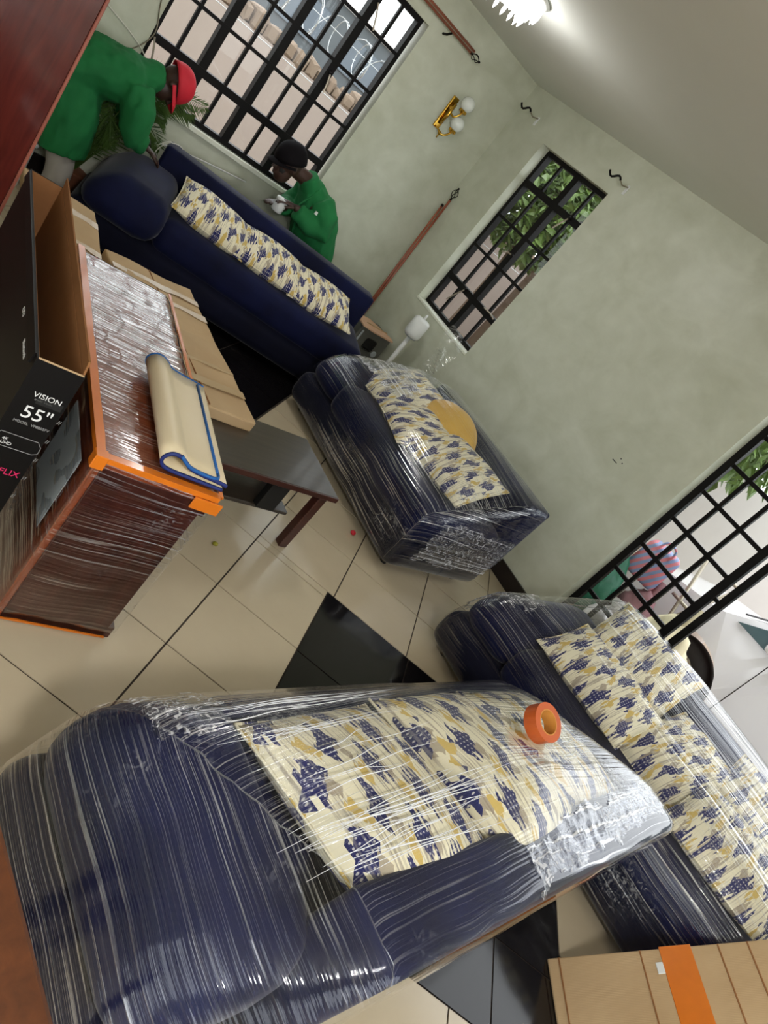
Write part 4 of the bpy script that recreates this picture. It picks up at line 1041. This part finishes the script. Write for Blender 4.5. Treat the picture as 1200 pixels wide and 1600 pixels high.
cable('wall_cable', [(1.18, YA-.004, 1.22), (1.38, YA-.005, 1.12), (1.55, YA-.006, 1.07), (1.70, YA-.006, 1.0), (1.78, YA-.01, .86)], .004, 'cable', 'straight white cable crossing the wall above the red cap')
cable('wall_cable', [(1.60, YA-.004, 1.60), (1.63, YA-.005, 1.33), (1.685, YA-.006, 1.15), (1.62, YA-.006, 1.0), (1.53, YA-.006, .945), (1.40, YA-.006, .95)], .004, 'cable_d', 'grey cable hanging in a curve beside the large window')
cable('loose_cable', [(1.90, 5.02, .62), (2.02, 5.10, .64), (2.3, 5.18, .67), (2.68, 5.20, .715)], .0055, 'white', 'white cord stretched above the sofa backrest')
cable('loose_cable', [(1.93, 4.98, .64), (2.0, 5.0, .70), (2.03, 5.0, .62), (1.98, 4.99, .56), (1.94, 4.98, .60), (1.99, 4.99, .69), (2.09, 5.0, .70), (2.11, 5.02, .58)], .0035, 'cable', 'white looped cord at the hand of the person with the red cap')
st = empty('plastic_stool', (1.17, 4.92, 0), math.radians(10), 'pale grey plastic stool at the wall beside the door', 'stool')
bm = rbox(-.11, .11, -.13, .13, .27, .30, .012, 2); obj('seat', bm, 'lightplastic', st)
for x, y in ((-.10, -.12), (.065, -.12), (-.10, .085), (.065, .085)): obj('leg', rbox(x, x+.035, y, y+.035, 0, .27, .006, 1), 'lightplastic', st)
for y in (-.125, .11): obj('skirt', rbox(-.07, .07, y, y+.015, .15, .275, .004, 1), 'lightplastic', st)
gb = empty('grey_appliance', (3.90, 4.60, 0), math.radians(0), 'grey plastic appliance box in the room corner', 'appliance')
obj('body', rbox(0, .36, 0, .26, .0, .40, .015, 2), 'greyplastic', gb)
obj('opening', rbox(.12, .24, -.006, .01, .22, .33, .02, 2), 'dark', gb); obj('handle', rbox(.02, .04, -.012, .0, .22, .37, .005, 1), 'lightplastic', gb)
bm = lathe([(.028, 0), (.03, .004), (.024, .008)], 16); o = obj('dial', bm, 'lightplastic', gb, (.285, 0, .22)); o.rotation_euler = (PI/2, 0, 0)
pc = empty('cardboard_piece', (3.88, 4.58, .402), 0, 'torn pinkish cardboard piece lying on the grey appliance box', 'cardboard')
bm = NB(); prism(bm, [(0, 0), (.12, -.03), (.36, -.02), (.38, .05), (.22, .24), (.04, .22)], 0, .012); obj('sheet', bm, 'cardpink', pc); obj('fold', bx(.10, .35, .09, .10, .012, .02), 'card', pc)
fs = empty('white_stand', (4.10, 4.30, 0), 0, 'white pole stand with a cylindrical head below the narrow window', 'stand')
bm = lathe([(.13, 0), (.135, .01), (.05, .03), (.02, .04)], 24); obj('base', bm, 'white', fs, smooth=True)
obj('pole', tb([(0, 0, .03), (0, 0, .63)], .020, 12), 'white', fs, smooth=True)
bm = lathe([(.03, .60), (.07, .615), (.075, .64), (.072, .76), (.06, .775), (.02, .78)], 24); obj('head', bm, 'white', fs, smooth=True)
obj('collar', tb([(0, 0, .60), (0, 0, .625)], .055, 16), 'lightplastic', fs, smooth=True); obj('spout', tb([(0, 0, .775), (.0, .0, .80), (.02, .02, .815)], .009, 8), 'white', fs)
# loose flap of film standing up behind sofa 2 and at sofa 4's corner
bm = NB(); rows = []
for i in range(11):
    t = i/10; row = []
    for k in range(7):
        s_ = k/6
        p = Vector((.02+.05*s_-.10*t, .80+.10*t+.02*math.sin(s_*5), .66+.34*t-.10*s_*(1-t)*0)) + Vector((.16*s_-.03, .03*math.sin(6*t+s_*3), -.06*s_))
        row.append(bm.verts.new(p))
    rows.append(row)
for a, b in zip(rows, rows[1:]):
    for k in range(6): bm.faces.new((a[k], a[k+1], b[k+1], b[k]))
obj('loose_film', bm, 'film', s2, smooth=True)

# ------------------------------------------------------------------ outdoors
ground = obj('ground_outside', holed(-12, 22, -12, 22, [(X0-.17, XB+.17, Y0-.17, YA+.17)], lambda bm,a,b,c,d: box(bm, a,b,c,d,-.25,-.13)), 'paving'); tag(ground, 'paved yard around the house', kind='structure')
cwl = empty('compound_wall', (0, 0, 0), 0, 'beige compound wall topped with rough stone beyond the large window', kind='structure', cat='wall')
obj('wall_body', bx(-6, 10.2, 9.0, 9.25, -.13, 1.40), 'compound', cwl)
rs = random.Random(9)
x = -1.0
while x < 9.6:
    wd = rs.uniform(.10, .22); h_ = rs.uniform(.12, .24)
    bm = rbox(0, wd-.02, -.02, .27, 0, h_, .03, 1)
    for v in bm.verts: v.co += Vector((rs.uniform(-.015, .015), 0, rs.uniform(-.02, .02)))
    obj('coping_stone', bm, 'rubble', cwl, (x, 9.0, 1.39)); x += wd
for k, z in enumerate((1.22, 1.36, 1.95, 2.2)):
    o = obj('fence_wire', tb([(-2, 8.82-.02*k, z), (9.5, 8.82-.02*k, z+.03)], .005, 5), 'wire'); tag(o, ['lower of two taut wires before the beige compound wall', 'upper of two taut wires before the beige compound wall', 'taut wire running through the razor coil', 'topmost taut wire above the razor coil'][k], 'wire', 'wires along the compound wall')
bm = NB(); pts = []
for i in range(1500):
    t = i/1500; a = t*2*PI*40; pts.append((1.2+8.2*t+.10*math.sin(a*.5), 9.12+.19*math.cos(a), 1.93+.20*math.sin(a)))
tube(bm, pts, .006, 4)
for i in range(0, 1500, 9):
    p = Vector(pts[i]); d = Vector((rs.uniform(-1, 1), rs.uniform(-1, 1), rs.uniform(-1, 1))).normalized()*.03
    tube(bm, [p-d, p+d], .005, 3)
o = obj('razor_wire', bm, 'wire'); tag(o, 'coiled razor wire along the top of the compound wall', 'razor wire')
gbld = empty('grey_building', (0, 0, 0), 0, 'grey building with blue panels beyond the razor wire', 'building')
obj('wall', bx(1.0, 8.6, 13.0, 16, -.2, 2.46), 'greybuild', gbld)
obj('roof_edge', bx(.9, 8.7, 12.9, 16.1, 2.46, 2.53), 'whitewall', gbld)
for x in (1.6, 2.9, 4.2, 5.5, 6.8): 
    wn_ = obj('window', bx(x, x+.85, 12.96, 13.0, 1.65, 2.2), 'greybuild2', gbld); obj('mullion', bx(x+.40, x+.45, 12.94, 12.965, 1.65, 2.2), 'greybuild', wn_)
pb = empty('pink_house', (0, 0, 0), 0, 'pink and white house corner at the right end of the large window view', 'building')
obj('wall', bx(8.75, 10.8, 12.6, 15, -.2, 2.55), 'pinkwall', pb); obj('bay', bx(9.3, 10.8, 12.45, 12.6, 2.1, 2.9), 'whitewall', pb)
wall2 = obj('yard_wall', bx(10.0, 10.2, -8, 9.0, -.13, 1.45), 'whitewall'); tag(wall2, 'white yard wall beyond the narrow window', 'wall', kind='structure')
blk = empty('painted_block_row', (9.955, 8.2, 0), 0, 'row of pink and grey painted blocks low on the yard wall', 'wall decoration')
for k in range(6): obj('block', bx(0, .04, -.9*k*.5, -.9*k*.5+.22, .65+.0*k, .95), 'pinkwall' if k % 2 else 'greybuild', blk)
def leafy(name, loc, label, cnt, rad, leafm, trunk_h, seed, size=.10, droop=0, zmin=None):
    r = empty(name, loc, 0, label, 'tree', 'trees in the yard'); rr = random.Random(seed)
    obj('trunk', tb(curve3([(0, 0, -.13), (.05, .02, trunk_h*.5), (-.03, .0, trunk_h), (.05, .05, trunk_h+rad[2])], 5), [.08-.003*i for i in range(16)], 8), 'bark', r, smooth=True)
    bm = NB()
    for k in range(5):
        a = 2*PI*k/5; tube(bm, curve3([(0, 0, trunk_h*.9), (rad[0]*.4*math.cos(a), rad[1]*.4*math.sin(a), trunk_h+rad[2]*.4), (rad[0]*.85*math.cos(a), rad[1]*.85*math.sin(a), trunk_h+rad[2]*.2)], 4), [.03-.002*i for i in range(9)], 5)
    obj('branches', bm, 'bark', r)
    bm = NB()
    for k in range(cnt):
        while True:
            p = Vector((rr.uniform(-1, 1), rr.uniform(-1, 1), rr.uniform(-1, 1)))
            if .25 < p.length < 1: break
        c = Vector((p.x*rad[0], p.y*rad[1], p.z*rad[2]+trunk_h+rad[2]*.3)); d = Vector((rr.uniform(-1, 1), rr.uniform(-1, 1), rr.uniform(-1, .5)-droop)).normalized()
        sd = d.cross(Vector((rr.uniform(-1, 1), rr.uniform(-1, 1), 1))).normalized(); ln = size*rr.uniform(.7, 1.3)
        nn = d.cross(sd)*ln*.12
        vs = [bm.verts.new(q) for q in (c, c+d*ln*.45+sd*ln*.22, c+d*ln, c+d*ln*.45-sd*ln*.22, c+d*ln*.5-nn)]
        bm.faces.new((vs[0], vs[1], vs[4])); bm.faces.new((vs[1], vs[2], vs[4])); bm.faces.new((vs[2], vs[3], vs[4])); bm.faces.new((vs[3], vs[0], vs[4]))
    f = obj('foliage', bm, leafm, r); f['kind'] = 'stuff'
    return r
leafy('yard_tree', (7.1, 7.0, 0), 'leafy green tree seen through the narrow window', 2600, (1.0, 1.1, .75), 'leaf2', 2.0, 21, .20)
leafy('yard_tree', (8.75, 8.0, 0), 'dark tree standing behind the leafy tree of the narrow window', 2600, (.9, .85, .9), 'leaf3', 2.5, 22, .22)
leafy('yard_tree', (6.9, 3.55, 0), 'tree with drooping leaves above the parked car', 1700, (.75, 1.1, .55), 'leaf2', 1.62, 23, .19, .8)
leafy('yard_tree', (8.4, 4.6, 0), 'dark tree standing behind the drooping tree', 2400, (1.0, 1.3, .8), 'leaf3', 2.05, 24, .22)

# car
car = empty('car', (5.55, 0, -.13), 0, 'white parked car outside the doorway', 'car')
prof_ = [(2.35, .34), (2.40, .50), (2.34, .70), (2.10, .80), (1.52, .93), (1.46, .96), (.82, 1.40), (.55, 1.46), (-.55, 1.47), (-.8, 1.43), (-1.35, 1.05), (-1.85, 1.02), (-1.95, .8), (-1.93, .4), (-1.80, .32)]
arch = []
for cy in (-1.20, 1.42):
    arch += [(cy+.37*math.cos(PI-a), .34+.37*math.sin(a)) for a in [PI*i/12 for i in range(13)]] 
lower = [(-1.57, .32)] + arch[:13] + [(-.83, .30), (1.05, .30)] + arch[13:] + [(1.79, .32)]
bm = NB(); poly = prof_+lower
vs0 = [bm.verts.new((0, y, z)) for y, z in poly]; vs1 = [bm.verts.new((1.62, y, z)) for y, z in poly]
bm.faces.new(vs0); bm.faces.new(vs1[::-1]); n = len(poly)
for i in range(n): bm.faces.new((vs0[i], vs1[i], vs1[(i+1)%n], vs0[(i+1)%n]))
bmesh.ops.recalc_face_normals(bm, faces=bm.faces)
for v in bm.verts:
    if v.co.z > .95: k = (v.co.z-.95)/.5; v.co.x += (.81-v.co.x)*.22*k
bmesh.ops.triangulate(bm, faces=bm.faces[:])
obj('body', bm, 'carwhite', car)
def on_side(pts, mat, name, off=.006, parent=car):
    bm = NB(); xs = lambda z: (.81*.22*(z-.95)/.5 if z > .95 else 0)
    a = [bm.verts.new((xs(z)-off, y, z)) for y, z in pts]; b = [bm.verts.new((xs(z)+.01, y, z)) for y, z in pts]; m_ = len(pts)
    bm.faces.new(a); bm.faces.new(b[::-1])
    for i in range(m_): bm.faces.new((a[i], b[i], b[(i+1)%m_], a[(i+1)%m_]))
    bmesh.ops.recalc_face_normals(bm, faces=bm.faces); return obj(name, bm, mat, parent)
on_side([(1.36, .98), (.80, 1.36), (.55, 1.41), (.42, 1.41), (.42, 1.0)], 'carglass', 'side_window'); on_side([(.36, 1.0), (.36, 1.41), (-.55, 1.41), (-.75, 1.38), (-1.1, 1.06)], 'carglass', 'side_window')
for pts in ([(1.00, .95), (1.0, .40), (.95, .36)], [(.40, .98), (.42, .5), (.36, .36)]):
    obj('door_gap', tb([(-.003, y, z) for y, z in pts], .004, 5), 'rubber', car)
obj('door_gap', tb([(-.003, .95, .36), (-.003, .36, .36)], .004, 5), 'rubber', car)
bm = NB(); vs = [bm.verts.new(p) for p in ((.08, 1.44, .985), (1.54, 1.44, .985), (1.42, .86, 1.385), (.20, .86, 1.385))]; bm.faces.new(vs); bmesh.ops.solidify(bm, geom=bm.faces[:], thickness=-.012); obj('windscreen', bm, 'windshield', car)
obj('wiper', tb([(.4, 1.46, 1.0), (.8, 1.38, 1.06), (1.1, 1.30, 1.10)], .008, 5), 'rubber', car)
obj('mirror', rbox(-.12, -.01, .98, 1.10, 1.0, 1.10, .03, 2), 'carwhite', car)
obj('door_handle', rbox(-.025, -.002, .45, .60, .86, .89, .008, 2), 'rubber', car)
for cy in (1.42, -1.2):
    bm = lathe([(.22, -.09), (.30, -.08), (.32, -.05), (.32, .05), (.30, .08), (.22, .09)], 28); o = obj('wheel', bm, 'rubber', car, (.16, cy, .32), True); o.rotation_euler = (0, PI/2, 0)
    bm = lathe([(.02, .0), (.20, .0), (.215, .02), (.05, .035)], 20); h2 = obj('hub', bm, 'steel', o, (0, 0, -.10)); h2.rotation_euler = (PI, 0, 0)
# bags and sacks piled outside the grille
def sack(name, loc, size, mat, label, cat, seed, tie=True, rz=0):
    r = empty(name, loc, rz, label, cat, 'luggage piled outside the grille')
    bm = NB(); ball(bm, (0, 0, size[2]*.48), .5, (size[0], size[1], size[2]), 36)
    for v in bm.verts:
        c = v.co; k = noise.noise((c.x*9+seed, c.y*9, c.z*6))*.05+(.5-abs(noise.noise((c.x*17, c.y*17+seed, c.z*9))))*.05-.02+noise.noise((c.x*40, c.y*40+seed, c.z*24))*.008
        v.co = c+(c-Vector((0, 0, size[2]*.48))).normalized()*k
        if v.co.z < 0: v.co.z *= .1
    obj('sack_body', bm, mat, r, smooth=True)
    if tie: obj('sack_neck', tb([(0, 0, size[2]*.9), (.01, .0, size[2]*1.02), (.03, .02, size[2]*1.12)], [.05, .03, .06], 8), mat, r, smooth=True)
    return r
zg = -.13
sack('travel_bag', (5.00, 2.10, zg), (.40, .42, .80), 'greenbag', 'dark green bag standing outside behind the grille', 'bag', 1)
sack('woven_bag', (5.20, 1.78, zg), (.34, .34, .72), 'maroonbag', 'maroon printed bag in the luggage pile', 'bag', 2)
sb_ = empty('woven_bag', (5.20, 1.95, .57), math.radians(20), 'pink and blue striped woven bag on top of the maroon bag', 'bag', 'luggage piled outside the grille')
bm = rbox(-.12, .12, -.13, .13, 0, .30, .04, 3)
for v in bm.verts: v.co += v.co.normalized()*.03*noise.noise(v.co*8)
obj('bag_body', bm, 'stripebag', sb_, smooth=True)
obj('handle', tb(curve3([(-.12, -.06, .26), (-.13, -.04, .35), (-.13, .04, .35), (-.12, .06, .26)], 5), .009, 6), 'stripebag', sb_)
sack('cloth_sack', (4.80, 1.36, zg), (.42, .46, .86), 'sack', 'bulging cream cloth sack next to the door post', 'sack', 3)
sack('plastic_sack', (4.80, 1.74, zg), (.30, .30, .52), 'greysack', 'pale grey plastic sack between green bag and cream sack', 'sack', 4)
sack('straw_sack', (5.27, 2.44, zg), (.40, .40, 1.12), 'straw', 'tall straw coloured sack at the back of the luggage pile', 'sack', 5)
sack('cloth_bundle', (5.27, 2.44, 1.02), (.30, .30, .22), 'greysack', 'white and black cloth bundle on the tall straw sack', 'bundle', 6, False)
fc = empty('folding_frame', (5.35, 1.62, zg), math.radians(10), 'grey metal folding frame behind the luggage pile', 'frame')
for a, b in (((0, -.18, 0), (.0, .16, 1.20)), ((0, .18, 0), (0, -.16, 1.20)), ((.04, -.17, 1.15), (.04, .17, 1.15)), ((.02, -.15, .15), (.02, .15, .15)), ((.0, -.12, .8), (.0, .12, .8))): obj('tube', tb([a, b], .014, 8), 'steel', fc, smooth=True)
